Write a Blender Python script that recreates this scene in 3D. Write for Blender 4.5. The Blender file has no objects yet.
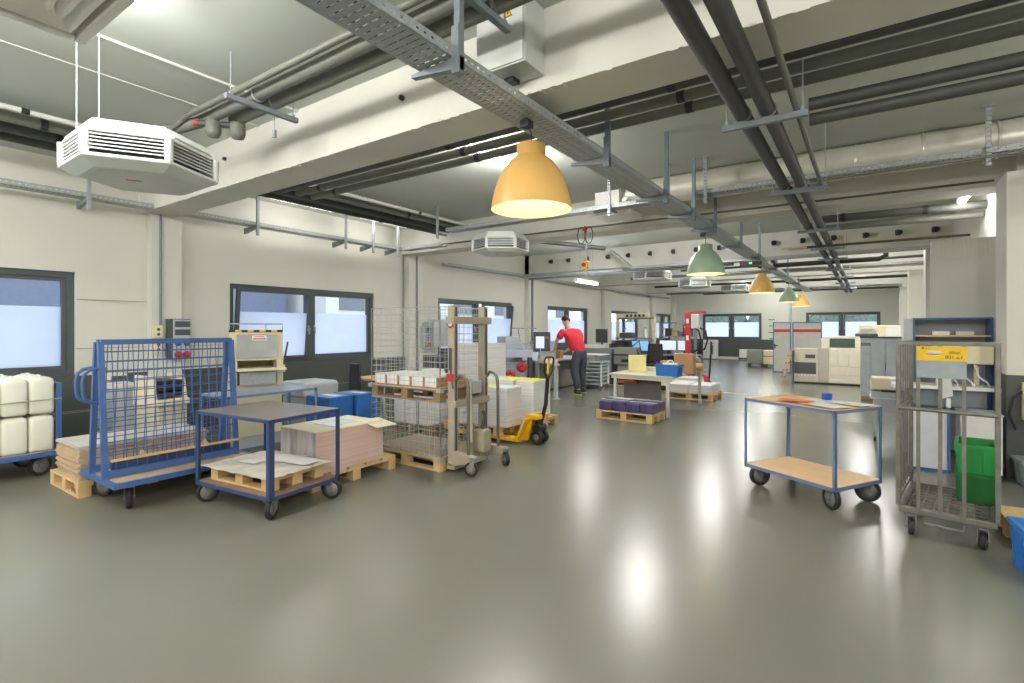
import bpy, math, random
from mathutils import Vector, Matrix
random.seed(7)
S = bpy.context.scene
COL = S.collection
PI = math.pi

# ------------------------------------------------------------------ helpers
def lin(c):
    c = c / 255.0
    return c / 12.92 if c <= 0.04045 else ((c + 0.055) / 1.055) ** 2.4
def C(r, g, b): return (lin(r), lin(g), lin(b), 1.0)

def mat(name, col, rough=0.5, metal=0.0, var=0.06, scale=6.0, bump=0.0, bscale=60.0, spec=0.5, coat=0.0):
    m = bpy.data.materials.new(name); m.use_nodes = True
    nt = m.node_tree; N = nt.nodes; L = nt.links
    b = N['Principled BSDF']
    b.inputs['Roughness'].default_value = rough
    b.inputs['Metallic'].default_value = metal
    b.inputs['Specular IOR Level'].default_value = spec
    if coat: b.inputs['Coat Weight'].default_value = coat
    tc = N.new('ShaderNodeTexCoord')
    nz = N.new('ShaderNodeTexNoise'); nz.inputs['Scale'].default_value = scale; nz.inputs['Detail'].default_value = 5
    L.new(tc.outputs['Object'], nz.inputs['Vector'])
    rp = N.new('ShaderNodeValToRGB')
    rp.color_ramp.elements[0].position = 0.3; rp.color_ramp.elements[1].position = 0.7
    rp.color_ramp.elements[0].color = tuple(c * (1 - var) for c in col[:3]) + (1,)
    rp.color_ramp.elements[1].color = tuple(min(1, c * (1 + var)) for c in col[:3]) + (1,)
    L.new(nz.outputs['Fac'], rp.inputs['Fac']); L.new(rp.outputs['Color'], b.inputs['Base Color'])
    if bump:
        n2 = N.new('ShaderNodeTexNoise'); n2.inputs['Scale'].default_value = bscale; n2.inputs['Detail'].default_value = 4
        L.new(tc.outputs['Object'], n2.inputs['Vector'])
        bp = N.new('ShaderNodeBump'); bp.inputs['Strength'].default_value = bump; bp.inputs['Distance'].default_value = 0.01
        L.new(n2.outputs['Fac'], bp.inputs['Height']); L.new(bp.outputs['Normal'], b.inputs['Normal'])
    return m

def emit(name, col, strength):
    m = bpy.data.materials.new(name); m.use_nodes = True
    b = m.node_tree.nodes['Principled BSDF']
    b.inputs['Base Color'].default_value = col
    b.inputs['Emission Color'].default_value = col
    b.inputs['Emission Strength'].default_value = strength
    return m

def layered(name, ca, cb, freq, rough=0.8, axis=2):
    """thin horizontal edge lines, as on a stack of sheets"""
    m = mat(name, ca, rough); nt = m.node_tree; N = nt.nodes; L = nt.links
    b = N['Principled BSDF']; tc = N.new('ShaderNodeTexCoord')
    mp = N.new('ShaderNodeMapping')
    sc = [1.5, 1.5, 1.5]; sc[axis] = freq
    mp.inputs['Scale'].default_value = sc
    nz = N.new('ShaderNodeTexNoise'); nz.inputs['Scale'].default_value = 1.0; nz.inputs['Detail'].default_value = 3
    rp = N.new('ShaderNodeValToRGB'); rp.color_ramp.elements[0].position = .35; rp.color_ramp.elements[1].position = .65
    rp.color_ramp.elements[0].color = ca; rp.color_ramp.elements[1].color = cb
    L.new(tc.outputs['Object'], mp.inputs['Vector']); L.new(mp.outputs['Vector'], nz.inputs['Vector'])
    L.new(nz.outputs['Fac'], rp.inputs['Fac']); L.new(rp.outputs['Color'], b.inputs['Base Color'])
    return m

class MB:
    def __init__(self): self.v = []; self.f = []; self.s = []
    def add(self, vs, fs, smooth=False):
        o = len(self.v); self.v += [tuple(p) for p in vs]
        for f in fs: self.f.append(tuple(i + o for i in f)); self.s.append(smooth)
        return self
    def box(self, x0, x1, y0, y1, z0, z1):
        vs = [(x, y, z) for z in (z0, z1) for y in (y0, y1) for x in (x0, x1)]
        return self.add(vs, [(0, 2, 3, 1), (4, 5, 7, 6), (0, 1, 5, 4), (2, 6, 7, 3), (0, 4, 6, 2), (1, 3, 7, 5)])
    def cbox(self, cx, cy, cz, sx, sy, sz, rz=0, rx=0, ry=0):
        M = Matrix.Translation((cx, cy, cz)) @ Matrix.Rotation(rz, 4, 'Z') @ Matrix.Rotation(ry, 4, 'Y') @ Matrix.Rotation(rx, 4, 'X')
        vs = [M @ Vector((x * sx / 2, y * sy / 2, z * sz / 2)) for z in (-1, 1) for y in (-1, 1) for x in (-1, 1)]
        return self.add(vs, [(0, 2, 3, 1), (4, 5, 7, 6), (0, 1, 5, 4), (2, 6, 7, 3), (0, 4, 6, 2), (1, 3, 7, 5)])
    def bar(self, a, b, w, h):
        """rectangular bar from a to b"""
        a = Vector(a); b = Vector(b); d = (b - a).normalized()
        up = Vector((0, 0, 1)) if abs(d.z) < 0.95 else Vector((0, 1, 0))
        r = d.cross(up).normalized(); u = r.cross(d)
        vs = [p + r * (i * w / 2) + u * (j * h / 2) for p in (a, b) for j in (-1, 1) for i in (-1, 1)]
        return self.add(vs, [(0, 2, 3, 1), (4, 5, 7, 6), (0, 1, 5, 4), (2, 6, 7, 3), (0, 4, 6, 2), (1, 3, 7, 5)])
    def tube(self, pts, r, n=10, cap=True, radii=None):
        pts = [Vector(p) for p in pts]; vs = []; fs = []
        prev = None
        for i, p in enumerate(pts):
            d = (pts[min(i + 1, len(pts) - 1)] - pts[max(i - 1, 0)]).normalized()
            if prev is None:
                up = Vector((0, 0, 1)) if abs(d.z) < 0.9 else Vector((1, 0, 0))
                x = d.cross(up).normalized()
            else:
                x = (prev - d * prev.dot(d)).normalized()
            prev = x; y = d.cross(x); rr = radii[i] if radii else r
            for k in range(n):
                a = 2 * PI * k / n
                vs.append(p + x * (rr * math.cos(a)) + y * (rr * math.sin(a)))
        for i in range(len(pts) - 1):
            for k in range(n):
                fs.append((i * n + k, i * n + (k + 1) % n, (i + 1) * n + (k + 1) % n, (i + 1) * n + k))
        self.add(vs, fs, n > 5)
        if cap:
            m = len(pts) - 1
            self.add(vs[:n], [tuple(range(n))[::-1]]); self.add(vs[m * n:], [tuple(range(n))])
        return self
    def cyl(self, a, b, r, n=12): return self.tube([a, b], r, n)
    def lathe(self, prof, c=(0, 0, 0), n=24, axis='Z', smooth=True, a0=0.0, close=False):
        vs = []; fs = []
        for (r, h) in prof:
            for k in range(n):
                a = 2 * PI * k / n + a0; p = (r * math.cos(a), r * math.sin(a), h)
                if axis == 'X': p = (p[2], p[0], p[1])
                if axis == 'Y': p = (p[0], p[2], p[1])
                vs.append((p[0] + c[0], p[1] + c[1], p[2] + c[2]))
        m = len(prof)
        for i in range(m - 1 + (1 if close else 0)):
            j = (i + 1) % m
            for k in range(n):
                fs.append((i * n + k, i * n + (k + 1) % n, j * n + (k + 1) % n, j * n + k))
        return self.add(vs, fs, smooth)
    def disc(self, c, r, n=24, axis='Z'):
        vs = []
        for k in range(n):
            a = 2 * PI * k / n; p = (r * math.cos(a), r * math.sin(a), 0)
            if axis == 'X': p = (0, p[0], p[1])
            if axis == 'Y': p = (p[0], 0, p[1])
            vs.append((p[0] + c[0], p[1] + c[1], p[2] + c[2]))
        return self.add(vs, [tuple(range(n))])
    def prism(self, poly, h0, h1, axis='Z'):
        n = len(poly)
        def P(p, h):
            return {'Z': (p[0], p[1], h), 'X': (h, p[0], p[1]), 'Y': (p[0], h, p[1])}[axis]
        vs = [P(p, h0) for p in poly] + [P(p, h1) for p in poly]
        fs = [tuple(range(n))[::-1], tuple(range(n, 2 * n))] + [(i, (i + 1) % n, n + (i + 1) % n, n + i) for i in range(n)]
        return self.add(vs, fs)
    def build(self, name, m, parent=None, bevel=0.0, loc=None, rz=0.0, seg=2):
        me = bpy.data.meshes.new(name); me.from_pydata(self.v, [], self.f)
        me.polygons.foreach_set('use_smooth', self.s); me.materials.append(m); me.update()
        o = bpy.data.objects.new(name, me); COL.objects.link(o)
        if parent: o.parent = parent
        if loc is not None: o.location = loc
        if rz: o.rotation_euler.z = rz
        if bevel:
            md = o.modifiers.new('edge', 'BEVEL'); md.width = bevel; md.segments = seg; md.limit_method = 'ANGLE'; md.angle_limit = 0.7
        return o

def tag(o, label=None, cat=None, group=None, kind=None):
    if label: o['label'] = label
    if cat: o['category'] = cat
    if group: o['group'] = group
    if kind: o['kind'] = kind
    return o
def thing(name, label, cat, loc=(0, 0, 0), rz=0.0, group=None):
    o = bpy.data.objects.new(name, None); COL.objects.link(o); o.empty_display_size = .1
    o.location = loc; o.rotation_euler.z = rz
    return tag(o, label, cat, group)
def kids(o): return [x for x in bpy.data.objects if x.parent == o]
def copy_tree(o, parent=None):
    c = o.copy(); COL.objects.link(c)
    if parent: c.parent = parent
    for ch in kids(o): copy_tree(ch, c)
    return c
def dup(o, loc, rz=None, label=None, group=None):
    c = copy_tree(o); c.location = loc
    if rz is not None: c.rotation_euler.z = rz
    if label: c['label'] = label
    if group: c['group'] = group
    return c
def struct(o): o['kind'] = 'structure'; return o
def text(name, s, size, m, parent, loc, rot, ext=0.001, label=None):
    cu = bpy.data.curves.new(name, 'FONT'); cu.body = s; cu.size = size; cu.extrude = ext
    cu.align_x = 'CENTER'; cu.align_y = 'CENTER'
    t = bpy.data.objects.new(name + '_curve', cu); COL.objects.link(t)
    me = bpy.data.meshes.new_from_object(t); bpy.data.objects.remove(t)
    me.materials.clear(); me.materials.append(m)
    o = bpy.data.objects.new(name, me); COL.objects.link(o); o.parent = parent; o.location = loc; o.rotation_euler = rot
    return o
ORD = ['first', 'second', 'third', 'fourth', 'fifth', 'sixth', 'seventh', 'eighth', 'ninth', 'tenth', 'eleventh', 'twelfth', 'thirteenth', 'fourteenth', 'fifteenth', 'sixteenth', 'seventeenth', 'eighteenth', 'nineteenth', 'twentieth']

# ------------------------------------------------------------------ materials
wallm = mat('wall paint', C(210, 210, 200), .75, var=.025, scale=1.2, bump=.08, bscale=40)
ceilm = mat('ceiling paint', C(192, 196, 189), .8, var=.03, scale=.8)
concm = mat('painted concrete', C(208, 208, 199), .75, var=.05, scale=1.6, bump=.15, bscale=14)
dark_panel = mat('dark wainscot', C(76, 79, 75), .45, var=.05, scale=2)
framem = mat('window frame grey', C(76, 82, 84), .4, var=.03)
seamm = mat('joint', C(150, 148, 136), .8)
zinc = mat('zinc steel', C(164, 169, 170), .42, .2, var=.12, scale=25)
zinc_dark = mat('dull zinc steel', C(132, 138, 140), .5, .15, var=.12, scale=20)
strutm = mat('strut channel steel', C(126, 136, 142), .45, .15, var=.08)
lagging = mat('dark pipe lagging', C(70, 72, 68), .55, var=.1, scale=10)
lagging2 = mat('grey pipe lagging', C(104, 106, 98), .55, var=.1, scale=8)
blackm = mat('black plastic', C(36, 37, 38), .45, var=.1)
rubber = mat('black rubber', C(40, 40, 39), .7, var=.12)
hubm = mat('wheel hub zinc', C(138, 138, 134), .45, .3)
blue_steel = mat('blue painted steel', C(66, 98, 152), .38, var=.07, scale=9)
navy_steel = mat('dark blue painted steel', C(52, 68, 108), .38, var=.07, scale=9)
bluegrey_steel = mat('blue grey painted steel', C(108, 128, 164), .4, var=.05)
pine = mat('pine wood', C(206, 176, 128), .7, var=.12, scale=5, bump=.1)
oldpine = mat('weathered pallet wood', C(140, 116, 90), .8, var=.2, scale=6, bump=.15)
cardm = mat('brown cardboard', C(176, 138, 98), .8, var=.08, scale=4)
paperw = mat('white paper', C(232, 231, 228), .75, var=.02)
papergrey = mat('off white paper', C(205, 205, 203), .75, var=.04)
beige = mat('beige enamel', C(206, 198, 168), .45, var=.04)
cream = mat('cream plastic', C(222, 212, 182), .5, var=.03)
greylight = mat('light grey enamel', C(176, 182, 184), .45, var=.04)
greymid = mat('mid grey enamel', C(120, 126, 130), .45, var=.05)
greydark = mat('dark grey enamel', C(74, 78, 82), .45, var=.06)
whitem = mat('white enamel', C(226, 226, 220), .4, var=.02)
redm = mat('red paint', C(190, 36, 44), .4, var=.05)
yellowm = mat('yellow paint', C(240, 190, 20), .4, var=.06)
greenm = mat('green plastic', C(34, 140, 64), .45, var=.07)
bluepl = mat('blue plastic', C(42, 118, 196), .4, var=.06)
chrome = mat('bright steel', C(200, 200, 196), .25, .8, var=.05)
wood_top = mat('beech plywood', C(226, 188, 136), .45, var=.08, scale=3)
dark_top = mat('dark laminate top', C(108, 100, 98), .3, var=.12, scale=5)
plum = mat('plum wrapped paper', C(72, 62, 104), .35, var=.35, scale=9)
screen = emit('lit screen', C(120, 170, 225), .55)
screen2 = emit('lit white screen', C(200, 212, 235), .55)
orangem = mat('orange card', C(238, 120, 40), .6)

# glass: clear upper strip, frosted film lower part
def glass_mat(name, frost):
    m = bpy.data.materials.new(name); m.use_nodes = True
    nt = m.node_tree; N = nt.nodes; L = nt.links; N.remove(N['Principled BSDF'])
    out = N['Material Output']; tr = N.new('ShaderNodeBsdfTransparent'); tr.inputs['Color'].default_value = (.94, .96, .98, 1)
    gl = N.new('ShaderNodeBsdfGlossy'); gl.inputs['Roughness'].default_value = .05
    fr = N.new('ShaderNodeFresnel'); fr.inputs['IOR'].default_value = 1.35
    mx = N.new('ShaderNodeMixShader'); ge = N.new('ShaderNodeNewGeometry'); mu = N.new('ShaderNodeMath'); mu.operation = 'SUBTRACT'; mu.use_clamp = True
    L.new(fr.outputs[0], mu.inputs[0]); L.new(ge.outputs['Backfacing'], mu.inputs[1]); L.new(mu.outputs[0], mx.inputs[0]); L.new(gl.outputs[0], mx.inputs[2])
    if frost:
        tl = N.new('ShaderNodeBsdfTranslucent'); tl.inputs['Color'].default_value = (.82, .86, .93, 1)
        m2 = N.new('ShaderNodeMixShader')
        tc = N.new('ShaderNodeTexCoord'); nz = N.new('ShaderNodeTexNoise'); nz.inputs['Scale'].default_value = 3
        mr = N.new('ShaderNodeMapRange'); mr.inputs[3].default_value = frost - .06; mr.inputs[4].default_value = frost + .06
        L.new(tc.outputs['Object'], nz.inputs['Vector']); L.new(nz.outputs['Fac'], mr.inputs[0]); L.new(mr.outputs[0], m2.inputs[0])
        L.new(tr.outputs[0], m2.inputs[1]); L.new(tl.outputs[0], m2.inputs[2]); L.new(m2.outputs[0], mx.inputs[1])
    else:
        L.new(tr.outputs[0], mx.inputs[1])
    L.new(mx.outputs[0], out.inputs['Surface'])
    return m
glass_clear = glass_mat('clear window glass', 0)
glass_frost = glass_mat('frosted window film', .8)
clear_plastic = glass_mat('clear plastic', .25)

# floor: glossy grey-green epoxy with faint scuffs
def floor_mat():
    m = mat('grey epoxy floor', C(116, 117, 107), .26, var=.06, scale=.5, spec=.5)
    nt = m.node_tree; N = nt.nodes; L = nt.links; b = N['Principled BSDF']
    return m
floorm = floor_mat()

# ------------------------------------------------------------------ setting
WX, FY, RX, BY, CZ = -8.6, 27.8, 1.35, -5.5, 3.75
struct(MB().box(WX - .3, 5.2, BY - .2, FY + .3, -.2, 0).build('floor', floorm))
struct(MB().box(WX - .3, 5.2, BY - .2, FY + .3, CZ, CZ + .2).build('ceiling', ceilm))
SILL, TOP = .935, 2.29
wins = [(-1.0, 2.33), (4.33, 7.33), (9.3, 12.47), (14.5, 17.46), (19.61, 22.54), (25.0, 27.3)]
mb = MB(); prev = BY
for a, b in wins:
    mb.box(WX - .3, WX, prev, a, 0, CZ); mb.box(WX - .3, WX, a, b, 0, SILL); mb.box(WX - .3, WX, a, b, TOP, CZ); prev = b
mb.box(WX - .3, WX, prev, FY + .3, 0, CZ)
struct(mb.build('wall_left', wallm))
fw = [(-7.1, -4.3), (-2.4, .45)]
mb = MB(); prev = WX
for a, b in fw:
    mb.box(prev, a, FY, FY + .3, 0, CZ); mb.box(a, b, FY, FY + .3, 0, 1.0); mb.box(a, b, FY, FY + .3, TOP, CZ); prev = b
mb.box(prev, RX + .3, FY, FY + .3, 0, CZ)
struct(mb.build('wall_far', wallm))
struct(MB().box(RX, RX + .3, 8.9, FY + .3, 0, CZ).build('wall_right', wallm))
struct(MB().box(1.18, 5.2, 7.3, 7.85, 1.07, 3.17).box(1.35, 5.2, 7.85, 8.95, 0, CZ).build('wall_corner', wallm))
struct(MB().box(1.18, 5.2, 7.3, 7.85, 0, 1.07).build('trim_corner', dark_panel))
struct(MB().box(5.0, 5.2, BY, 7.3, 0, CZ).build('wall_near', wallm))
struct(MB().box(WX - .3, 5.2, BY - .2, BY, 0, CZ).build('wall_back', wallm))
# partition board hung below the second beam, tray shadow modelled as top ribs
mb = MB().box(.67, 1.35, 8.6, 8.66, 0, 2.68)
for k in range(17): mb.box(.675 + k * .04, .695 + k * .04, 8.59, 8.6, 2.42, 2.68)
struct(mb.build('wall_partition', wallm))
# dark wainscot
mb = MB()
prev = BY
for y in (3.2, 8.25, 13.2, 18.6, 24.05):
    mb.box(WX, WX + .02, prev, y, 0, SILL - .01); prev = y + .4
mb.box(WX, WX + .02, prev, FY, 0, SILL - .01)
struct(mb.build('baseboard_left', dark_panel))
mb = MB()
for y in (2.6, 4.6, 6.9): mb.box(WX + .02, WX + .024, BY if y == 2.6 else y - .01, y, .44, .448)
mb.box(WX + .02, WX + .024, -1, 7.4, .46, .468)
struct(mb.build('trim_1', seamm))
struct(MB().box(-7.7, -3.55, FY - .02, FY, .12, 1.0).build('baseboard_far', dark_panel))
struct(MB().box(WX, RX, FY - .03, FY, 0, .12).build('trim_2', wallm))
struct(MB().box(WX, WX + .012, 2.34, 3.2, 1.28, 1.288).box(WX, WX + .012, 3.5, 4.3, 1.28, 1.288).box(WX, WX + .012, 2.34, 3.2, 1.93, 1.938).build('trim_3', seamm))
# pilasters + beams
for i, (y0, y1) in enumerate(((3.15, 3.55), (8.2, 8.63), (13.15, 13.8), (18.6, 19.02), (24.05, 24.45), (27.3, 27.8))):
    struct(MB().box(WX, WX + .15, y0, y1, 0, CZ).build('wall_pilaster', wallm))
for i, (y0, y1) in enumerate(((3.05, 3.48), (8.1, 8.55), (13.15, 13.6), (18.4, 18.85), (23.6, 24.05))):
    o = MB().box(WX, 5.0 if i < 2 else RX, y0, y1, 3.2, CZ)
    if i == 0:
        for k in range(60):   # rough lower arris of the cast concrete
            x = WX + .3 + random.random() * 9.5; o.box(x, x + .02 + random.random() * .06, y0 - .004, y0 + .05, 3.195 - random.random() * .004, 3.21)
    struct(o.build('ceiling_beam', concm))
for y in (13.2, 18.5, 23.7):
    struct(MB().box(RX - .4, RX, y, y + .45, 0, 3.2).build('wall_pilaster', wallm))
struct(MB().box(-3.12, -3.0, FY - .06, FY, 0, CZ).build('wall_pilaster', greylight))
struct(MB().box(-6.2, -2.35, 13.15, 13.22, .0005, .002).build('floor_marking', yellowm))

# ---- windows
def window(n, axis, a, b, z0, z1, panes, tilt=None):
    """axis 'L' on the left wall (span along Y) or 'F' on the far wall (span along X)"""
    w = bpy.data.objects.new('window_%d' % n, None); COL.objects.link(w); w['kind'] = 'structure'
    if axis == 'L': w.location = (WX - .1, a, z0); w.rotation_euler.z = PI / 2
    else: w.location = (a, FY + .1, z0)
    W = b - a; Hh = z1 - z0; t = .075
    # local: x along span, -y into the room
    sg = -1
    f = MB().box(0, W, -.06, .06, 0, t).box(0, W, -.06, .06, Hh - t, Hh).box(0, t, -.06, .06, t, Hh - t).box(W - t, W, -.06, .06, t, Hh - t)
    cuts = [0] + [W * (i + 1) / panes for i in range(panes)]
    for c in cuts[1:-1]: f.box(c - t * .8, c + t * .8, -.06, .06, t, Hh - t)
    f.build('window_frame', framem, w)
    MB().box(-.02, W + .02, -.11, -.06, -.03, 0).build('window_sill', framem, w)
    for i in range(panes):
        x0 = cuts[i] + t; x1 = cuts[i + 1] - t; s = .05
        sash = MB().box(x0, x1, -.035, .035, t, t + s).box(x0, x1, -.035, .035, Hh - t - s, Hh - t).box(x0, x0 + s, -.035, .035, t + s, Hh - t - s).box(x1 - s, x1, -.035, .035, t + s, Hh - t - s)
        so = sash.build('sash', framem, w)
        zc = t + s + (Hh - 2 * t - 2 * s) * .70
        MB().box(x0 + s, x1 - s, -.006, .006, zc, Hh - t - s).build('clear_pane', glass_clear, so)
        MB().box(x0 + s, x1 - s, -.006, .006, t + s, zc).build('frosted_pane', glass_frost, so)
        hx = x1 - s / 2 if i == 0 else x0 + s / 2
        if panes > 1: MB().box(hx - .012, hx + .012, -.05, -.035, Hh * .42, Hh * .5).box(hx - .01, hx + .01, -.085, -.05, Hh * .45, Hh * .47).box(hx - .01, hx + .01, -.085, -.07, Hh * .38, Hh * .47).build('window_handle', zinc, so)
        if tilt == i:   # tilted inwards at the top
            so.location = (0, 0, 0); so.rotation_euler.x = math.radians(5.5); so.location = (0, -.06, 0)
    return w
for i, (a, b) in enumerate(wins):
    window(i + 1, 'L', a, b, SILL, TOP, 1 if i == 0 else 2, tilt={1: 0, 2: 1}.get(i))
for i, (a, b) in enumerate(fw): window(7 + i, 'F', a, b, 1.0, TOP, 2)
# portals so that daylight through the windows samples well
def portal(x, y, z, sx, sy, rot):
    l = bpy.data.lights.new('window_daylight', 'AREA'); l.shape = 'RECTANGLE'; l.size = sx; l.size_y = sy; l.cycles.is_portal = True
    o = bpy.data.objects.new('window_daylight', l); COL.objects.link(o); o.location = (x, y, z); o.rotation_euler = rot
for a, b in wins: portal(WX - .25, (a + b) / 2, (SILL + TOP) / 2, TOP - SILL, b - a, (0, -PI / 2, 0))
for a, b in fw: portal((a + b) / 2, FY + .25, 1.65, b - a, 1.3, (-PI / 2, 0, 0))
# outside
struct(MB().box(-60, WX - .31, -30, 80, -.4, -.2).box(WX - .31, 30, FY + .31, 80, -.4, -.2).build('outside_ground', mat('asphalt', C(150, 152, 156), .9)))
bw = mat('blue grey cladding', C(116, 126, 144), .7); 
t = thing('building', 'blue grey clad hall standing outside the left windows', 'building', (-22, 2, -.2))
MB().box(-4, 0, -14, 11.6, 0, 7).build('wall', bw, t); MB().box(-4, .2, -14, 11.7, 7, 7.3).build('roof', greydark, t)
t = thing('building', 'white rendered building with grey windows and red band outside', 'building', (-20, 12, -.2))
MB().box(-4, 0, 2.3, 26, 0, 8).build('wall', whitem, t)
for k in range(6): MB().box(0, .05, 3 + k * 4, 5 + k * 4, 2.6, 4.2).build('window', greymid, t)
MB().box(0, .06, 3, 12, 1.75, 1.95).build('red_band', redm, t)
t = thing('hedge', 'dark tree line standing outside the far windows', 'hedge', (-3, 48, -.2))
mb = MB()
for k in range(40):
    x = -16 + k * .8 + random.random() * .4; r = 1.0 + random.random() * .7
    mb.lathe([(0.01, 0), (r * .7, .3), (r, r * 1.2), (r * .7, r * 2), (.01, r * 2.6)], (x, random.random() * 1.5, 0), 8)
mb.build('hedge_foliage', mat('foliage', C(96, 112, 100), .9, var=.4, scale=4), t)
# ------------------------------------------------------------------ shared components
def caster(parent, x, y, r, top, rz=0.0, w=.045, swivel=True, rub=None):
    """fork + tyre + hub; wheel rests on z=0, top plate at z=top"""
    p = MB().cbox(0, 0, top - .006, .10, .085, .012)
    off = -r * .35 if swivel else 0
    for s in (-1, 1):
        p.prism([(-.03, top - .012), (.03, top - .012), (off + .018, r - .02), (off - .018, r - .02)], s * (w / 2 + .012) - .003, s * (w / 2 + .012) + .003, 'Y')
    p.cyl((off, -w / 2 - .02, r), (off, w / 2 + .02, r), .009, 8)
    p.cbox(0, 0, top - .022, .06, w + .03, .022)
    o = p.build('caster', hubm, parent, loc=(x, y, 0), rz=rz)
    h = w / 2
    MB().lathe([(r * .72, -h * .8), (r * .93, -h), (r, -h * .6), (r, h * .6), (r * .93, h), (r * .72, h * .8)], (off, 0, r), 24, 'Y', close=True).build('tyre', rub or rubber, o)
    MB().lathe([(.008, -h * .95), (r * .35, -h * .95), (r * .45, -h * .5), (r * .72, -h * .6), (r * .72, h * .6), (r * .45, h * .5), (r * .35, h * .95), (.008, h * .95)], (off, 0, r), 20, 'Y', close=True).build('hub', hubm, o)
    return o

def pallet(name, label, loc, sx, sy, rz=0.0, m=pine, h=.144, group=None, boards=5, cat='pallet', run='x'):
    """wooden pallet: deck boards across, nine blocks, three skids. skids run along local x"""
    t = thing(name, label, cat, loc, rz, group)
    k = h / .144
    d = MB(); bw = sy if run == 'y' else sx
    n = boards
    for i in range(n):
        w = sy / n * (.88 if n > 3 else .7); c = -sy / 2 + w / 2 + (sy - w) * i / (n - 1)
        d.box(-sx / 2, sx / 2, c - w / 2, c + w / 2, h - .022 * k, h)
    for i in (-1, 0, 1):
        c = i * (sx / 2 - .05); d.box(c - .05, c + .05, -sy / 2, sy / 2, h - .044 * k, h - .022 * k)
    d.build('deck', m, t, bevel=.002, seg=1)
    for i in (-1, 0, 1):
        for j in (-1, 0, 1):
            MB().cbox(i * (sx / 2 - .05), j * (sy / 2 - .05), .061 * k, .1, .1, .078 * k).build('block', m, t, bevel=.002, seg=1)
    for j in (-1, 0, 1):
        MB().cbox(0, j * (sy / 2 - .05), .011 * k, sx, .1, .022 * k).build('skid', m, t, bevel=.002, seg=1)
    return t

def frame_rect(mb, x0, x1, y0, y1, z0, z1, w):
    mb.box(x0, x1, y0, y0 + w, z0, z1).box(x0, x1, y1 - w, y1, z0, z1).box(x0, x0 + w, y0 + w, y1 - w, z0, z1).box(x1 - w, x1, y0 + w, y1 - w, z0, z1)
    return mb

def table_trolley(name, label, loc, rz, L, W, top, low, steel, deck_top, deck_low, r=.1, a=.035, inx=.12, iny=.09):
    """two-tier table trolley on four casters, frame of angle steel"""
    t = thing(name, label, 'trolley', loc, rz)
    frame_rect(MB(), -L / 2, L / 2, -W / 2, W / 2, top - .03, top - .004, .006).build('top_frame', steel, t)
    frame_rect(MB(), -L / 2, L / 2, -W / 2, W / 2, low - .035, low - .004, .006).build('lower_frame', steel, t)
    for sx in (-1, 1):
        for sy in (-1, 1):
            x = sx * L / 2; y = sy * W / 2
            MB().box(min(x, x - sx * a), max(x, x - sx * a), min(y, y - sy * .006), max(y, y - sy * .006), low - .035, top - .004).box(min(x, x - sx * .006), max(x, x - sx * .006), min(y, y - sy * a), max(y, y - sy * a), low - .035, top - .004).build('post', steel, t)
    MB().box(-L / 2 + .004, L / 2 - .004, -W / 2 + .004, W / 2 - .004, top - .018, top).build('top_shelf', deck_top, t, bevel=.003)
    MB().box(-L / 2 + .007, L / 2 - .007, -W / 2 + .007, W / 2 - .007, low - .02, low).build('lower_shelf', deck_low, t, bevel=.002)
    k = 0
    for sx in (-1, 1):
        for sy in (-1, 1):
            caster(t, sx * (L / 2 - inx), sy * (W / 2 - iny), r, low - .035, rz=[.5, -.4, 2.0, 1.2][k], swivel=sx > 0); k += 1
    return t

def mesh_panel(mb, o, ux, uy, nx, ny, r):
    """grid of wires: origin o, edge vectors ux, uy, nx/ny cells"""
    o = Vector(o); ux = Vector(ux); uy = Vector(uy)
    for i in range(nx + 1): mb.tube([o + ux * (i / nx), o + ux * (i / nx) + uy], r, 4, False)
    for j in range(ny + 1): mb.tube([o + uy * (j / ny), o + uy * (j / ny) + ux], r, 4, False)
    return mb

def paper(name, label, cat, pts, z, m, th=.002, group=None, parent=None):
    o = MB().prism(pts, z, z + th).build(name, m, parent)
    return tag(o, label, cat, group)

# ------------------------------------------------------------------ jug trolley at the left edge
t = thing('platform_trolley', 'blue platform trolley loaded with white canisters under the window', 'trolley', (-7.48, 1.13, 0), PI / 2)
frame_rect(MB(), -.65, .65, -.42, .42, .21, .26, .03).build('frame', blue_steel, t)
MB().box(-.62, .62, -.39, .39, .24, .265).build('deck', pine, t)
for sx in (-1, 1):
    e = MB().box(sx * .65 - .02, sx * .65 + .02, -.42, -.37, .2, .97).box(sx * .65 - .02, sx * .65 + .02, .37, .42, .2, .97).box(sx * .65 - .02, sx * .65 + .02, -.37, .37, .92, .97).box(sx * .65 - .015, sx * .65 + .015, -.37, .37, .55, .58)
    e.build('end_frame', blue_steel, t)
MB().box(-.63, .63, .405, .415, .90, .96).build('rail', navy_steel, t)
for i, (sx, sy) in enumerate(((1, -1), (1, 1), (-1, 1), (-1, -1))): caster(t, sx * .56, sy * .27, .105, .215, rz=[.3, -.2, .4, .1][i], swivel=True)
jugm = mat('translucent white plastic', C(224, 224, 208), .4, var=.03, scale=3)
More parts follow.
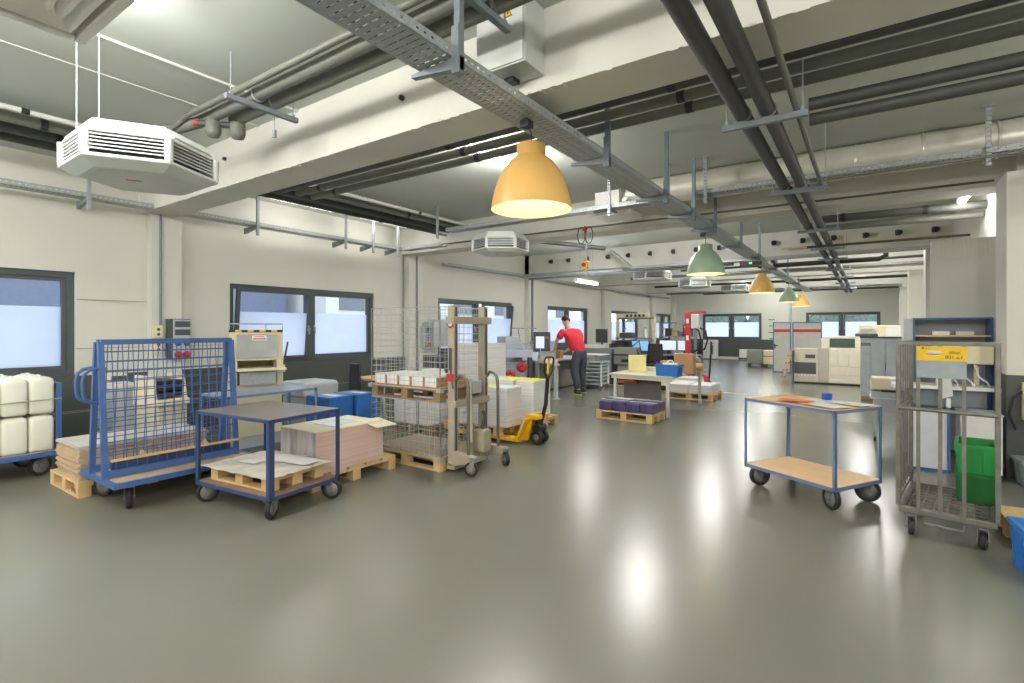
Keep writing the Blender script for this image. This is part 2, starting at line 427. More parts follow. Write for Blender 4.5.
def make_jug():
    t = thing('canister', '', 'canister', (0, 0, 0), 0, 'white plastic canisters on the platform trolley')
    def rr(w, d, r):
        out = []
        for cx, cy, a0 in ((w / 2 - r, d / 2 - r, 0), (-w / 2 + r, d / 2 - r, 90), (-w / 2 + r, -d / 2 + r, 180), (w / 2 - r, -d / 2 + r, 270)):
            for k in range(4): a = math.radians(a0 + 30 * k); out.append((cx + r * math.cos(a), cy + r * math.sin(a)))
        return out
    prof = [(.17, .31, 0), (.195, .345, .012), (.203, .355, .035), (.203, .355, .325), (.185, .33, .36), (.11, .2, .38)]
    vs = []; fs = []
    for w, d, z in prof: vs += [(x, y, z) for x, y in rr(w, d, min(w, d) * .18)]
    n = 16
    for i in range(len(prof) - 1):
        for k in range(n): fs.append((i * n + k, i * n + (k + 1) % n, (i + 1) * n + (k + 1) % n, (i + 1) * n + k))
    fs += [tuple(range(n))[::-1], tuple(range(n * 5, n * 6))]
    MB().add(vs, fs, True).build('body', jugm, t)
    MB().cyl((0, .08, .37), (0, .08, .392), .034, 14).build('screw_cap', papergrey, t)
    MB().tube([(0, .03, .378), (0, .01, .393), (0, -.07, .393), (0, -.10, .37)], .011, 6).build('handle', jugm, t)
    return t
jug = make_jug(); first = True
pos = ['nearest the post at the trolley end', 'second from the trolley end post', 'third from the trolley end post', 'fourth from the trolley end post']
jy = [1.645, 1.437, 1.229, 1.021]
for lay in range(2):
    for r in range(2):
        for i, y in enumerate(jy):
            row = ['front row', 'rear row against the wall'][r]
            lab = 'white canister %s, %s layer, %s' % (pos[i], ['lower', 'upper'][lay], row)
            loc = (-7.255 - r * .375, y, .266 + lay * .394)
            if first: jug.location = loc; jug['label'] = lab; jug.rotation_euler.z = PI / 2; first = False
            else: dup(jug, loc, PI / 2 + random.uniform(-.02, .02), lab)
MB().tube([(-7.055, .5, .80), (-7.05, 1.13, .795), (-7.055, 1.80, .81)], .006, 5).build('tension_cord', mat('green strap', C(150, 160, 120), .6)); tag(bpy.data.objects['tension_cord'], 'thin green tension strap run across the white canisters', 'strap')

# ------------------------------------------------------------------ flattened cartons on a pallet beside the mesh trolley
pl = pallet('euro_pallet', 'pale wooden pallet stamped on its block, under the flattened cartons', (-6.31, 2.22, 0), .8, 1.2, PI / 2 * 0, pine)
text('stamp', 'EPAL', .06, blackm, pl, (.29, -.602, .06), (PI / 2, 0, 0), .0005)
cartm = mat('flattened carton', C(192, 166, 138), .8, var=.12); cartg = mat('grey printed carton', C(188, 184, 180), .7, var=.06)
for k in range(13):
    dx = random.uniform(-.012, .012); dy = random.uniform(-.015, .015); z = .146 + k * .0245
    o = MB().box(-.32 + dx, .32 + dx, -.56 + dy, .55 + dy, z, z + .012).box(-.318 + dx, .318 + dx, -.555 + dy, .545 + dy, z + .0125, z + .0235).build('flattened_carton', cartg if k == 12 else cartm, loc=(-6.26, 2.2, 0))
    tag(o, ['flattened brown carton, %s from the bottom of the stack beside the blue mesh trolley' % ORD[k], 'grey topped flattened carton lying uppermost on the stack beside the mesh trolley'][k == 12], 'carton', 'flattened cartons stacked on the stamped pallet')

# ------------------------------------------------------------------ blue mesh trolley
t = thing('mesh_trolley', 'blue trolley with upright leaning mesh panels and looped handles', 'trolley', (-5.49, 2.2, 0), 0)
DL, DW = 1.22, .80       # along y, along x
frame_rect(MB(), -DW / 2, DW / 2, -.57, .66, .22, .265, .03).build('frame', blue_steel, t)
MB().box(-DW / 2 + .03, DW / 2 - .03, -.54, .63, .235, .262).build('deck', mat('worn plywood deck', C(170, 152, 132), .6, var=.12), t)
zt = 1.43
for s, nm in ((1, 'front'), (-1, 'back')):
    xb = .14 if s > 0 else -.18; xt = .03 if s > 0 else -.05
    p = MB(); ya, yb = -.55, .56
    for y in (ya, yb): p.bar((xb, y, .26), (xt, y, zt), .042, .042)
    p.bar((xt, ya, zt), (xt, yb, zt), .045, .045); p.bar((xb, ya, .30), (xb, yb, .30), .04, .055)
    pp = p.build('mesh_frame', blue_steel, t)
    mesh_panel(MB(), (xb, ya, .31), (0, yb - ya, 0), (xt - xb, 0, zt - .31), 14, 13, .0042).build('wire_mesh', blue_steel, pp)
for x in (-.11, .05):
    MB().tube([(x, -.52, 1.20), (x, -.57, 1.205), (x, -.63, 1.195), (x, -.665, 1.165), (x, -.68, 1.10), (x, -.677, 1.0), (x, -.665, .95), (x, -.63, .92), (x, -.57, .905), (x, -.52, .905)], .014, 8).build('handle', blue_steel, t)
MB().box(.165, .185, -.52, .58, .405, .425).build('wood_rail', pine, t)
MB().box(.10, .125, -.5, .5, .30, .39).build('toe_board', navy_steel, t)
for y in (-.28, .25): MB().box(.13, .155, y - .012, y + .012, .40, .46).build('wood_peg', pine, t)
for i, (x, y) in enumerate(((.27, -.42), (-.30, -.40), (.27, .5), (-.3, .5))): caster(t, x, y, .1, .222, rz=[-.33, .4, 1.7, .3][i], swivel=True)
tag(MB().cbox(0, 0, 0, .30, .9, .012, ry=.0).build('board', papergrey, loc=(-5.72, 2.2, .40), rz=0), 'white board lying across inside the blue mesh trolley', 'board')
bpy.data.objects['board'].location = (-5.69, 2.2, .272)

# ------------------------------------------------------------------ things behind the mesh trolley
t = thing('folding_machine', 'beige floor machine with black hopper seen through the blue mesh', 'machine', (-7.15, 2.78, 0), .1); t.scale = (1, .74, 1)
MB().box(-.25, .25, -.22, .22, .02, .62).build('cabinet', beige, t, bevel=.01)
MB().box(-.28, .28, -.26, .24, .62, .70).build('body_top', cream, t, bevel=.008)
for y in (-.26, .2): MB().prism([(-.28, .70), (.24, .70), (.18, .98), (-.24, .98)], y, y + .03, 'Y').build('side_plate', cream, t)
for k in range(3): MB().box(-.22, .18, -.22, .19, .73 + .07 * k, .78 + .07 * k).build('hopper_roller', blackm, t)
t = thing('cabinet', 'low pale grey cabinet standing against the wall behind blue mesh', 'cabinet', (-7.75, 2.62, 0), 0)
MB().box(-.28, .28, -.24, .1, .05, .82).build('body', greylight, t, bevel=.006)
MB().box(-.3, .3, -.26, .12, .82, .85).build('cabinet_top', papergrey, t, bevel=.004)
MB().box(.28, .297, -.22, .08, .08, .79).build('cabinet_door', greylight, t, bevel=.003)
MB().box(-.25, .25, -.22, .08, 0, .05).build('plinth', greydark, t)
t = thing('control_box', 'cream control box standing on low pale grey cabinet', 'control box', (-7.95, 2.55, .851), 0)
MB().box(-.15, .15, -.1, .1, 0, .12).build('body', cream, t, bevel=.01)
MB().box(.15, .156, -.08, .08, .03, .1).build('panel', greydark, t)
# wall boxes on the first pilaster
t = thing('socket_board', 'grey wall distribution box with red and blue power sockets', 'distribution box', (WX + .15, 3.46, 1.11), 0)
MB().box(0, .12, -.13, .17, 0, .58).build('housing', greydark, t, bevel=.006)
MB().box(.12, .135, -.08, .16, .0, .57).build('front_plate', greylight, t, bevel=.004)
for z in (.34, .46): MB().box(.135, .142, -.06, .145, z, z + .085).build('breaker_window', greydark, t)
for y in (-.02, .1):
    MB().lathe([(.001, .05), (.045, .05), (.05, 0), (.001, 0)], (.135, y, .06), 12, 'X').build('red_socket', redm, t)
    MB().lathe([(.001, .03), (.035, .03), (.04, 0), (.001, 0)], (.135, y, .22), 12, 'X').build('blue_socket', blue_steel, t)
def jbox(y, z, lab):
    t = thing('socket_outlet', lab, 'socket', (WX + .15, y, z), 0, None)
    MB().box(0, .06, -.06, .06, -.08, .08).build('housing', cream, t, bevel=.006)
    for dz in (-.035, .035): MB().disc((.061, 0, dz), .022, 12, 'X').build('socket_face', greydark, t)
jbox(3.22, 1.50, 'upper cream double socket on the pilaster beside grey box'); jbox(3.22, 1.28, 'lower cream double socket on the pilaster beside grey box')

# ------------------------------------------------------------------ beige press by the window
t = thing('press_machine', 'beige upright press machine with striped hazard edge before the window', 'press', (-7.0, 3.85, 0), -.35)
MB().box(-.32, .32, -.30, .30, .02, .80).build('lower_cabinet', beige, t, bevel=.01)
MB().box(-.32, .30, -.32, -.24, .80, 1.12).box(-.32, .30, .24, .32, .80, 1.12).box(-.32, -.2, -.24, .24, .8, 1.12).build('column', beige, t, bevel=.006)
MB().box(-.2, .36, -.22, .22, .80, .97).build('tool_plate', zinc, t)
MB().box(-.24, .42, -.26, .34, .985, 1.02).build('work_table', cream, t, bevel=.006)
MB().prism([(-.30, 1.12), (.28, 1.12), (.22, 1.5), (-.30, 1.5)], -.33, .33, 'Y').build('hood', beige, t, bevel=.01)
MB().prism([(.295, 1.16), (.30, 1.16), (.245, 1.47), (.24, 1.47)], -.24, .26, 'Y').build('steel_window', mat('brushed steel cover', C(158, 160, 158), .45, .35, var=.1), t)
for k in range(9): MB().box(.19, .228, -.33 + k * .0733, -.33 + (k + 1) * .0733, 1.5, 1.53).build('hazard_stripe', yellowm if k % 2 else blackm, t)
st = MB().cbox(0, 0, 0, .004, .18, .07).build('sticker', whitem, t); st.location = (.264, .03, 1.42); st.rotation_euler.y = -.175
MB().cbox(.003, 0, -.012, .002, .15, .016).cbox(.003, 0, .018, .002, .12, .01).build('red_print', redm, st)
MB().tube([(.2, -.33, 1.53), (.2, -.33, 1.61), (.2, .33, 1.61), (.2, .33, 1.53)], .01, 6).tube([(.2, .12, 1.53), (.2, .12, 1.61)], .008, 6).build('guard_rail', zinc, t)
for z in (.88, .98): MB().lathe([(.001, .03), (.022, .03), (.025, 0), (.001, 0)], (.3, -.28, z), 12, 'X').build('push_button', redm if z < .9 else orangem, t)
MB().tube([(.1, .36, 1.0), (.1, .42, 1.36)], .013, 8).build('lever', greydark, t)
MB().box(.06, .14, .32, .38, .94, 1.04).build('lever_bracket', beige, t)

# ------------------------------------------------------------------ blue grey work bench (two tier) behind the dark topped trolley
t = table_trolley('work_trolley', 'long two tier blue trolley standing behind the dark topped trolley', (-6.08, 3.44, 0), PI / 2, 1.12, .62, .80, .20, bluegrey_steel, mat('blue grey steel sheet', C(138, 150, 170), .3, var=.06), mat('grey sheet shelf', C(126, 134, 146), .35))
# ------------------------------------------------------------------ dark topped trolley with a pallet on it
tA = table_trolley('dark_top_trolley', 'navy trolley with dark laminate top and pallet below', (-4.46, 2.59, 0), PI / 2 + .1, .72, 1.02, .82, .2, navy_steel, dark_top, mat('brown worn shelf', C(132, 108, 92), .45, var=.15), r=.09, inx=.07, iny=.07, a=.045)
sp = pallet('small_pallet', 'small pale pallet lying on the lower shelf of the navy trolley', (-4.47, 2.59, .201), .80, .56, .1, pine, .115, boards=4)
wrap = mat('crumpled foil sheet', C(212, 206, 194), .35, .0, var=.25, scale=5, bump=.6, bscale=9)
mb = MB(); n = 14; vs = []; fs = []
for j in range(n + 1):
    for i in range(n + 1):
        vs.append((-.46 + .92 * i / n, -.34 + .68 * j / n, .006 + random.random() * .010))
for j in range(n):
    for i in range(n): fs.append((j * (n + 1) + i, j * (n + 1) + i + 1, (j + 1) * (n + 1) + i + 1, (j + 1) * (n + 1) + i))
o = mb.add(vs, fs).build('foil_sheet', wrap, loc=(-4.47, 2.59, .317), rz=.1); md = o.modifiers.new('thick', 'SOLIDIFY'); md.thickness = .003; md.offset = 1
tag(o, 'crumpled silvery foil sheet spread over the small pallet', 'foil sheet')
for k, (x, y, a, w, h) in enumerate(((-4.52, 2.75, .4, .40, .26), (-4.25, 2.78, .1, .30, .2), (-4.6, 2.5, .2, .2, .1))):
    o = MB().cbox(0, 0, 0, w, h, .002).build('paper_sheet', paperw, loc=(x, y, .341 + .004 * k), rz=a)
    tag(o, ['largest white sheet lying on the foil over the small pallet', 'white sheet on the foil edge near the navy trolley corner post', 'small white scrap lying on the foil sheet'][k], 'paper sheet')

# ------------------------------------------------------------------ pink paper stack on pallet
pallet('stack_pallet', 'pale wooden pallet under the big pink paper stack', (-4.62, 3.45, 0), .62, 1.05, 0, pine, .15)
pinkm = layered('pink paper edge', C(206, 174, 164), C(220, 192, 182), 160, .85)
sidem = layered('printed paper edge', C(150, 142, 150), C(206, 200, 200), 14, .8, 0)
t = thing('paper_stack', 'large tall stack of pink edged paper on the wooden pallet', 'paper stack', (-4.62, 3.4, .151), 0)
MB().box(-.29, .305, -.42, .40, 0, .40).build('sheets', pinkm, t, bevel=.004)
MB().box(-.285, .30, -.424, -.42, .002, .398).build('printed_edge', sidem, t)
MB().box(-.29, .305, -.425, .40, .401, .408).build('cover_sheet', cream, t)
tag(MB().cbox(0, 0, 0, .30, .36, .002).build('glass_sheet', mat('pale green film', C(196, 206, 192), .15, var=.05), loc=(-4.6, 3.42, .562), rz=.12), 'pale green film sheet lying on the pink paper stack', 'film sheet')
o = MB().add([(-.15, -.13, 0), (.13, -.13, -.045), (.13, .15, -.05), (-.15, .13, 0), (-.15, -.13, .006), (.13, -.13, -.039), (.13, .15, -.044), (-.15, .13, .006)], [(0, 1, 2, 3), (7, 6, 5, 4), (0, 4, 5, 1), (1, 5, 6, 2), (2, 6, 7, 3), (3, 7, 4, 0)]).build('carton_flap', cream, loc=(-4.3, 3.72, .566)); tag(o, 'cream card sheet drooping over the pink stack corner', 'card sheet')

# ------------------------------------------------------------------ blue wrapped stacks, plastic hood, desk, chair under the window
pallet('low_pallet', 'low pallet under the blue wrapped parcels by the desk', (-6.3, 4.78, 0), .62, .86, 0, pine, .14)
blw = mat('blue plastic film', C(40, 104, 178), .3, var=.15, scale=10, bump=.3, bscale=20)
for k, (x, y) in enumerate(((-6.32, 4.57), (-6.28, 5.0))):
    t = thing('wrapped_parcel', ['blue wrapped parcel on low pallet next to the pink stack', 'blue wrapped parcel on low pallet next to the mesh cage'][k], 'parcel', (x, y, .141), 0, None)
    MB().box(-.26, .28, -.2, .2, 0, .46).build('wrapped_body', blw, t, bevel=.015, seg=3)
    MB().cbox(.05, 0, .462, .3, .12, .003).build('label_sheet', paperw, t)
t = thing('covered_machine', 'low machine under a rounded pale translucent plastic cover', 'covered machine', (-7.55, 5.1, 0), 0)
MB().box(-.3, .3, -.3, .3, .0, .45).build('body', greylight, t, bevel=.02)
MB().box(-.33, .33, -.33, .33, .45, .70).build('plastic_cover', mat('milky plastic cover', C(206, 210, 210), .35), t, bevel=.07, seg=4)
t = thing('desk', 'pale topped desk with grey legs below the tilted window', 'desk', (-6.75, 6.2, 0), 0)
MB().box(-.4, .4, -.62, .7, .70, .73).build('desk_top', wood_top, t, bevel=.004)
for x in (-.35, .35):
    for y in (-.56, .64): MB().box(x - .02, x + .02, y - .02, y + .02, 0, .70).build('leg', greylight, t)
t = thing('office_chair', 'black office chair with upright back at pale desk', 'chair', (-6.95, 5.28, 0), 2.9)
MB().box(-.22, .22, -.22, .22, .43, .50).build('seat', blackm, t, bevel=.03)
MB().prism([(-.2, .52), (.2, .52), (.17, .98), (-.17, .98)], -.23, -.19, 'Y').build('backrest', blackm, t, bevel=.015)
MB().box(-.03, .03, -.24, -.2, .44, .6).cyl((0, 0, .08), (0, 0, .43), .028).build('column', greydark, t)
for k in range(5):
    a = k * 2 * PI / 5; l = MB().bar((0, 0, .09), (.26 * math.cos(a), .26 * math.sin(a), .065), .04, .03).build('leg', blackm, t)
    MB().lathe([(.001, -.02), (.028, -.02), (.028, .02), (.001, .02)], (.26 * math.cos(a), .26 * math.sin(a), .029), 12, 'X').build('wheel', blackm, l)
# ------------------------------------------------------------------ mesh cages on pallets
galv = mat('galvanised wire', C(186, 190, 188), .4, .5, var=.1)
def cage(name, label, loc, m, h, L=1.10, W=.78, zb=.144):
    t = pallet(name, label, loc, L, W, 0, m, zb, cat='mesh pallet cage')
    for (a, u, nx, lab) in (((-L / 2, -W / 2, zb), (L, 0, 0), 14, 0), ((-L / 2, W / 2, zb), (L, 0, 0), 14, 0), ((-L / 2, -W / 2, zb), (0, W, 0), 10, 0), ((L / 2, -W / 2, zb), (0, W, 0), 10, 0)):
        p = MB(); mesh_panel(p, a, u, (0, 0, h), nx, int(h / .07), .0028)
        e0 = Vector(a); e1 = e0 + Vector(u)
        for z in (0, h): p.tube([e0 + Vector((0, 0, z)), e1 + Vector((0, 0, z))], .006, 6)
        for q in (e0, e1): p.tube([q, q + Vector((0, 0, h))], .007, 6)
        p.build('mesh_side', galv, t)
    for sx in (-1, 1):
        for sy in (-1, 1): MB().box(sx * L / 2 - .03, sx * L / 2 + .03, sy * W / 2 - .03, sy * W / 2 + .03, zb - .03, zb + .012).build('corner_bracket', galv, t)
    return t
CX, CY = -4.34, 4.52
cage('cage_pallet', 'lower mesh sided pallet cage, nearly empty, beneath the loaded one', (CX, CY, 0), pine, .595)
brd = mat('grey board', C(172, 160, 144), .75, var=.06)
tag(MB().box(-.54, .50, -.36, .36, 0, .02).build('board', brd, loc=(CX, CY, .146)), 'brown grey board lying on the floor of the lower cage', 'board')
cage('cage_pallet', 'upper mesh sided pallet cage loaded with white boxes', (CX, CY, .742), oldpine, .90)
tag(MB().box(-.55, .54, -.37, .37, 0, .012).build('board', cardm, loc=(CX, CY, .889)), 'brown board under the white boxes in the upper cage', 'board')
for k in range(5):
    t = thing('white_box', 'white small box in front row of upper cage, %s from the window side' % ORD[k], 'box', (CX - .45 + .205 * k, CY - .24, .903), 0, 'white boxes in the upper cage')
    MB().box(-.085, .085, -.11, .11, 0, .10).build('body', paperw, t, bevel=.003, seg=1)
    MB().box(-.088, .088, -.113, .113, .10, .112).build('lid', papergrey, t)
    MB().box(.087, .1, -.11, .11, 0, .10).build('divider', cardm, t)
for k in range(5):
    t = thing('white_box', 'white small box in rear row of upper cage, %s from the window side' % ORD[k], 'box', (CX - .45 + .205 * k, CY + .02, .903), 0, 'white boxes in the upper cage')
    MB().box(-.085, .085, -.11, .11, 0, .10).build('body', paperw, t, bevel=.003, seg=1)
    MB().box(-.088, .088, -.113, .113, .10, .112).build('lid', papergrey, t)
    MB().box(.087, .1, -.11, .11, 0, .10).build('divider', cardm, t)
tag(MB().box(-.11, .11, -.1, .1, 0, .025).box(-.09, .1, -.09, .1, .025, .05).build('paper_pad', papergrey, loc=(CX + .05, CY + .02, 1.016)), 'small pad of off white paper lying on the boxes in the cage', 'paper pad')

# ------------------------------------------------------------------ beige hand stacker (lift) at the end of the cages
lt = mat('taupe painted steel', C(166, 157, 138), .45, var=.06, scale=8)
t = thing('hand_stacker', 'taupe hydraulic hand stacker with twin masts and looped handles', 'stacker', (-3.70, 4.50, 0), 0)
for s in (-1, 1):
    m = MB().box(-.045, .045, s * .265 - .034, s * .265 + .034, .03, 1.80)
    m.build('mast', lt, t, bevel=.004)
    MB().box(.045, .05, s * .265 - .012, s * .265 + .012, .1, 1.78).build('mast_groove', greydark, t)
    MB().prism([(-.03, .06), (.30, .13), (.31, .20), (-.03, .24)], s * .265 - .035, s * .265 + .035, 'Y').build('outrigger', lt, t, bevel=.004)
    MB().tube([(.22, s * .265, .2), (.22, s * .265, .30), (.215, s * .265, .92), (.20, s * .265, 1.0), (.16, s * .265, 1.04), (.10, s * .265, 1.05), (.06, s * .265, 1.0)], .018, 8).build('handle', mat('handle grey', C(112, 106, 96), .4, .3), t)
    c = caster(t, .30, s * .28, .075, .2, rz=[.4, 2.6][s > 0], w=.05)
    MB().prism([(-.3, .03), (-.06, .03), (-.06, .46), (-.12, .46)], s * .16 - .006, s * .16 + .006, 'Y').build('fork_heel', zinc_dark, t)
    MB().box(-.86, -.06, s * .16 - .06, s * .16 + .06, .047, .085).build('fork', zinc_dark, t)
MB().box(-.055, .055, -.32, .36, 1.60, 1.68).build('top_beam', lt, t, bevel=.004)
MB().box(-.05, .075, -.3, .3, .70, .77).build('cross_beam', lt, t, bevel=.004)
MB().box(-.06, .05, -.3, .3, .03, .09).box(-.02, .05, -.225, .225, .09, .3).build('base_frame', lt, t, bevel=.004)
MB().cyl((.09, -.08, .3), (.09, -.08, .72), .03, 14).cyl((.09, -.08, .7), (.09, -.08, 1.0), .018, 12).build('hydraulic_cylinder', mat('cylinder taupe', C(196, 188, 170), .35, .2), t)
MB().box(.04, .2, .02, .17, .17, .42).build('pump_tank', lt, t, bevel=.02)
MB().tube([(.12, .1, .42), (.14, .12, .56), (.13, .1, .62)], .02, 8).build('pump_lever', greydark, t)
MB().box(-.02, .08, -.02, .14, .82, .96).build('winch_box', greylight, t, bevel=.008)
MB().box(-.055, .055, -.311, -.306, .98, 1.06).build('red_label', redm, t)
MB().box(-.02, .02, -.309, -.306, 1.1, 1.34).build('dark_label', greydark, t)
MB().lathe([(.001, 0), (.045, 0), (.045, .004), (.001, .004)], (0, -.311, 1.6), 18, 'Y').build('round_sign', redm, t)
MB().lathe([(.001, 0), (.03, 0), (.03, .005), (.001, .005)], (0, -.3135, 1.6), 18, 'Y').build('round_sign_face', whitem, t)
MB().tube([(.0, -.305, 1.1), (.04, -.31, .9)], .01, 5).build('chain_pin', greydark, t)

# ------------------------------------------------------------------ white paper stacks on the yellow pallet truck
whe = layered('white paper edges', C(206, 205, 205), C(226, 226, 226), 90, .8)
def stack(label, x, y, z, sx, sy, h, top=None, rz=0, m=whe, group=None):
    t = thing('paper_stack', label, 'paper stack', (x, y, z), rz, group)
    MB().box(-sx / 2, sx / 2, -sy / 2, sy / 2, 0, h).build('sheets', m, t, bevel=.003, seg=1)
    if top: MB().cbox(0, 0, h + .003, sx * .9, sy * .8, .004).build('top_sheet', top, t)
    return t
ylw = mat('yellow sheet', C(236, 224, 40), .6)
pale = mat('pale blue sheet', C(200, 220, 222), .6)
pallet('pallet', 'pallet carrying white paper stacks on the yellow truck forks', (-4.60, 5.95, .092), 1.0, .62, 0, pine, .12)
stack('white paper stack on yellow truck, end nearest the truck handle', -4.16, 5.84, .213, .34, .36, .53, pale)
stack('white paper stack with yellow sheet on yellow truck, second from handle', -4.50, 5.86, .213, .30, .40, .53, ylw)
stack('white paper stack with yellow sheet on yellow truck, third from handle', -4.86, 5.85, .213, .34, .38, .54, ylw)
pallet('pallet', 'pallet on the floor under white stacks behind the yellow truck', (-4.75, 6.95, 0), 1.2, .8, 0, pine, .144)
stack('white paper stack with yellow sheet on the floor pallet, behind truck handle', -4.32, 6.85, .145, .32, .5, .60, ylw)
stack('white paper stack on the floor pallet, middle one behind yellow truck', -4.70, 6.85, .145, .34, .5, .60, ylw)
stack('white paper stack on the floor pallet behind the hand stacker', -5.08, 6.9, .145, .34, .5, .60, pale)
pallet('pallet', 'pallet under tall pale paper stack by the left window', (-5.86, 7.4, 0), .9, .7, 0, oldpine, .144)
stack('tall pale grey block of paper rising behind the hand stacker', -5.79, 7.4, .145, .68, .6, 1.14, None, 0, layered('pale paper edges', C(196, 194, 194), C(214, 212, 212), 70, .85))

# yellow hand pallet truck
t = thing('pallet_truck', 'yellow hand pallet truck with black loop handle under white stacks', 'pallet truck', (-3.72, 5.93, 0), 0)
truck_y = mat('yellow truck paint', C(240, 184, 24), .38, var=.08)
for s in (-1, 1):
    MB().box(-1.25, -.12, s * .19 - .075, s * .19 + .075, .045, .088).prism([(-1.33, .05), (-1.25, .045), (-1.25, .088), (-1.3, .08)], s * .19 - .06, s * .19 + .06, 'Y').build('fork', truck_y, t, bevel=.004)
    MB().lathe([(.001, -.03), (.036, -.03), (.036, .03), (.001, .03)], (-1.15, s * .19, .037), 12, 'Y').build('load_roller', blackm, t)
    MB().prism([(-.14, .045), (-.02, .06), (.06, .36), (-.02, .40), (-.1, .3)], s * .13 - .012, s * .13 + .012, 'Y').build('side_plate', truck_y, t)
MB().box(-.14, -.1, -.27, .27, .045, .12).prism([(-.12, .11), (-.08, .11), (.03, .36), (-.02, .36)], -.26, .26, 'Y').build('front_frame', truck_y, t, bevel=.004)
MB().box(-.05, .14, -.15, .15, .34, .40).build('top_cover', truck_y, t, bevel=.012)
MB().prism([(-.07, .17), (-.055, .165), (.01, .33), (-.005, .335)], -.275, -.262, 'Y').build('sticker', papergrey, t)
MB().cyl((.08, 0, .12), (.08, 0, .40), .05, 16).cyl((.08, -.1, .22), (.08, .1, .22), .055, 14).build('pump', blackm, t)
for s in (-1, 1):
    w = MB().lathe([(.05, -.025), (.088, -.028), (.093, -.018), (.093, .018), (.088, .028), (.05, .025)], (.08, s * .07, .094), 20, 'Y', close=True).build('steer_wheel', rubber, t)
    MB().lathe([(.008, -.022), (.05, -.02), (.05, .02), (.008, .022)], (.08, s * .07, .094), 16, 'Y', close=True).build('hub', hubm, w)
MB().tube([(.12, 0, .33), (.18, 0, .55), (.205, 0, .88)], .028, 8).build('drawbar', blackm, t)
MB().tube([(.205, 0, .86), (.21, -.05, .92), (.22, -.11, .99), (.23, -.12, 1.13), (.232, -.09, 1.165), (.233, 0, 1.17), (.232, .09, 1.165), (.23, .12, 1.13), (.22, .11, .99), (.21, .05, .92), (.205, 0, .86)], .014, 8).build('loop_handle', blackm, t)
MB().bar((.213, -.01, .95), (.235, -.01, 1.16), .03, .012).build('release_lever', yellowm, t)

# ------------------------------------------------------------------ cutting machine, table and person
t = thing('cutting_machine', 'grey guillotine cutting machine with monitor and long side table', 'machine', (-6.9, 10.9, 0), 0)
MB().prism([(-7.4, 11.2), (-5.62, 9.72), (-5.52, 9.84), (-6.35, 10.62), (-6.28, 13.1), (-7.3, 13.1)], .735, .775).build('table_top', mat('steel table', C(196, 198, 194), .3, .3), t, loc=(6.9, -10.9, 0))
for x, y in ((-5.62, 9.84), (-6.45, 10.4), (-6.42, 12.9)): MB().box(x - .035, x + .035, y - .035, y + .035, .02, .735).box(x - .07, x + .07, y - .07, y + .07, 0, .02).build('leg', greylight, t, loc=(6.9, -10.9, 0))
MB().box(-.3, .3, .3, 2.1, .02, .73).build('machine_body', mat('machine beige grey', C(150, 150, 142), .5), t, bevel=.01)
MB().cbox(-.75, .0, .68, .95, .36, 1.32, rz=-.72).build('side_column', greylight, t, bevel=.01)
MB().cbox(-.02, .52, 1.0, .50, .5, .45, rz=-.4).build('cutting_head', greylight, t, bevel=.02)
c = MB().cbox(.12, .26, 1.22, .42, .10, .48, rz=.25).build('control_panel', greydark, t, bevel=.01)
MB().cbox(.10, .20, 1.2, .22, .014, .30, rz=.25).build('panel_screen', screen2, c)
MB().cbox(.285, .235, 1.32, .05, .02, .05, rz=.25).build('warning_light', orangem, c)
MB().cbox(.1, -.25, .86, .36, .04, .3, rx=-.9, rz=.4).build('guard_plate', mat('pale guard', C(196, 206, 214), .3), t)
MB().cbox(-.28, -.2, .93, .14, .3, .24, rz=.4).build('black_clamp', blackm, t)
MB().cbox(-.3, .1, 1.55, .62, .22, .03, rz=.5).tube([(-.5, .1, 1.54), (-.5, .2, 1.2)], .015, 6).build('light_arm', zinc, t)
# roll-end wing to the left of it (low conveyor with clear guard)
t = thing('feed_unit', 'low grey feeder with clear guard and red reels beside cutting machine', 'feeder', (-6.85, 9.85, 0), .72)
MB().box(-.5, .5, -.2, .2, .88, 1.06).build('body', mat('pale violet grey', C(176, 182, 200), .4), t, bevel=.01)
for x in (-.46, .46): MB().box(x - .03, x + .03, -.2, -.14, .02, .88).box(x - .03, x + .03, .14, .2, .02, .88).build('leg', greydark, t)
MB().box(-.5, .5, -.2, -.19, 1.06, 1.2).build('clear_guard', clear_plastic, t)
MB().lathe([(.001, -.12), (.06, -.12), (.06, .12), (.001, .12)], (-.3, 0, 1.15), 14, 'X').build('brown_roll', cardm, t)
for x, z in ((-.02, .48), (.24, .66)): MB().lathe([(.02, -.05), (.12, -.05), (.12, .05), (.02, .05)], (x, -.22, z), 16, 'Y', close=True).build('red_reel', redm, t)
t = thing('machine_cabinet', 'pale blue grey machine cabinet behind the pallet truck handle', 'cabinet', (-7.05, 10.25, 0), .72)
MB().box(-.3, .3, -.22, .22, .04, .72).build('body', mat('pale blue grey', C(176, 192, 206), .4), t, bevel=.01)
MB().box(-.28, .0, -.235, -.22, .08, .68).box(.01, .28, -.235, -.22, .08, .68).build('door', mat('pale blue grey door', C(184, 198, 210), .4), t)
MB().box(-.28, .28, -.2, .2, 0, .04).build('plinth', greydark, t)
tag(MB().box(-.24, .24, -.16, .16, 0, .07).box(-.2, .1, -.12, .12, .07, .11).build('paper_bundle', cream, loc=(-6.05, 10.2, .777), rz=-.7), 'cream paper bundle lying on the end of the steel table', 'paper bundle')
t = thing('carton', 'small brown carton on the steel table in front of person', 'carton', (-6.62, 11.7, .7765), .1)
MB().box(-.11, .11, -.1, .1, 0, .2).build('body', cardm, t); MB().box(-.112, .112, -.03, .03, .199, .204).build('tape', pine, t)

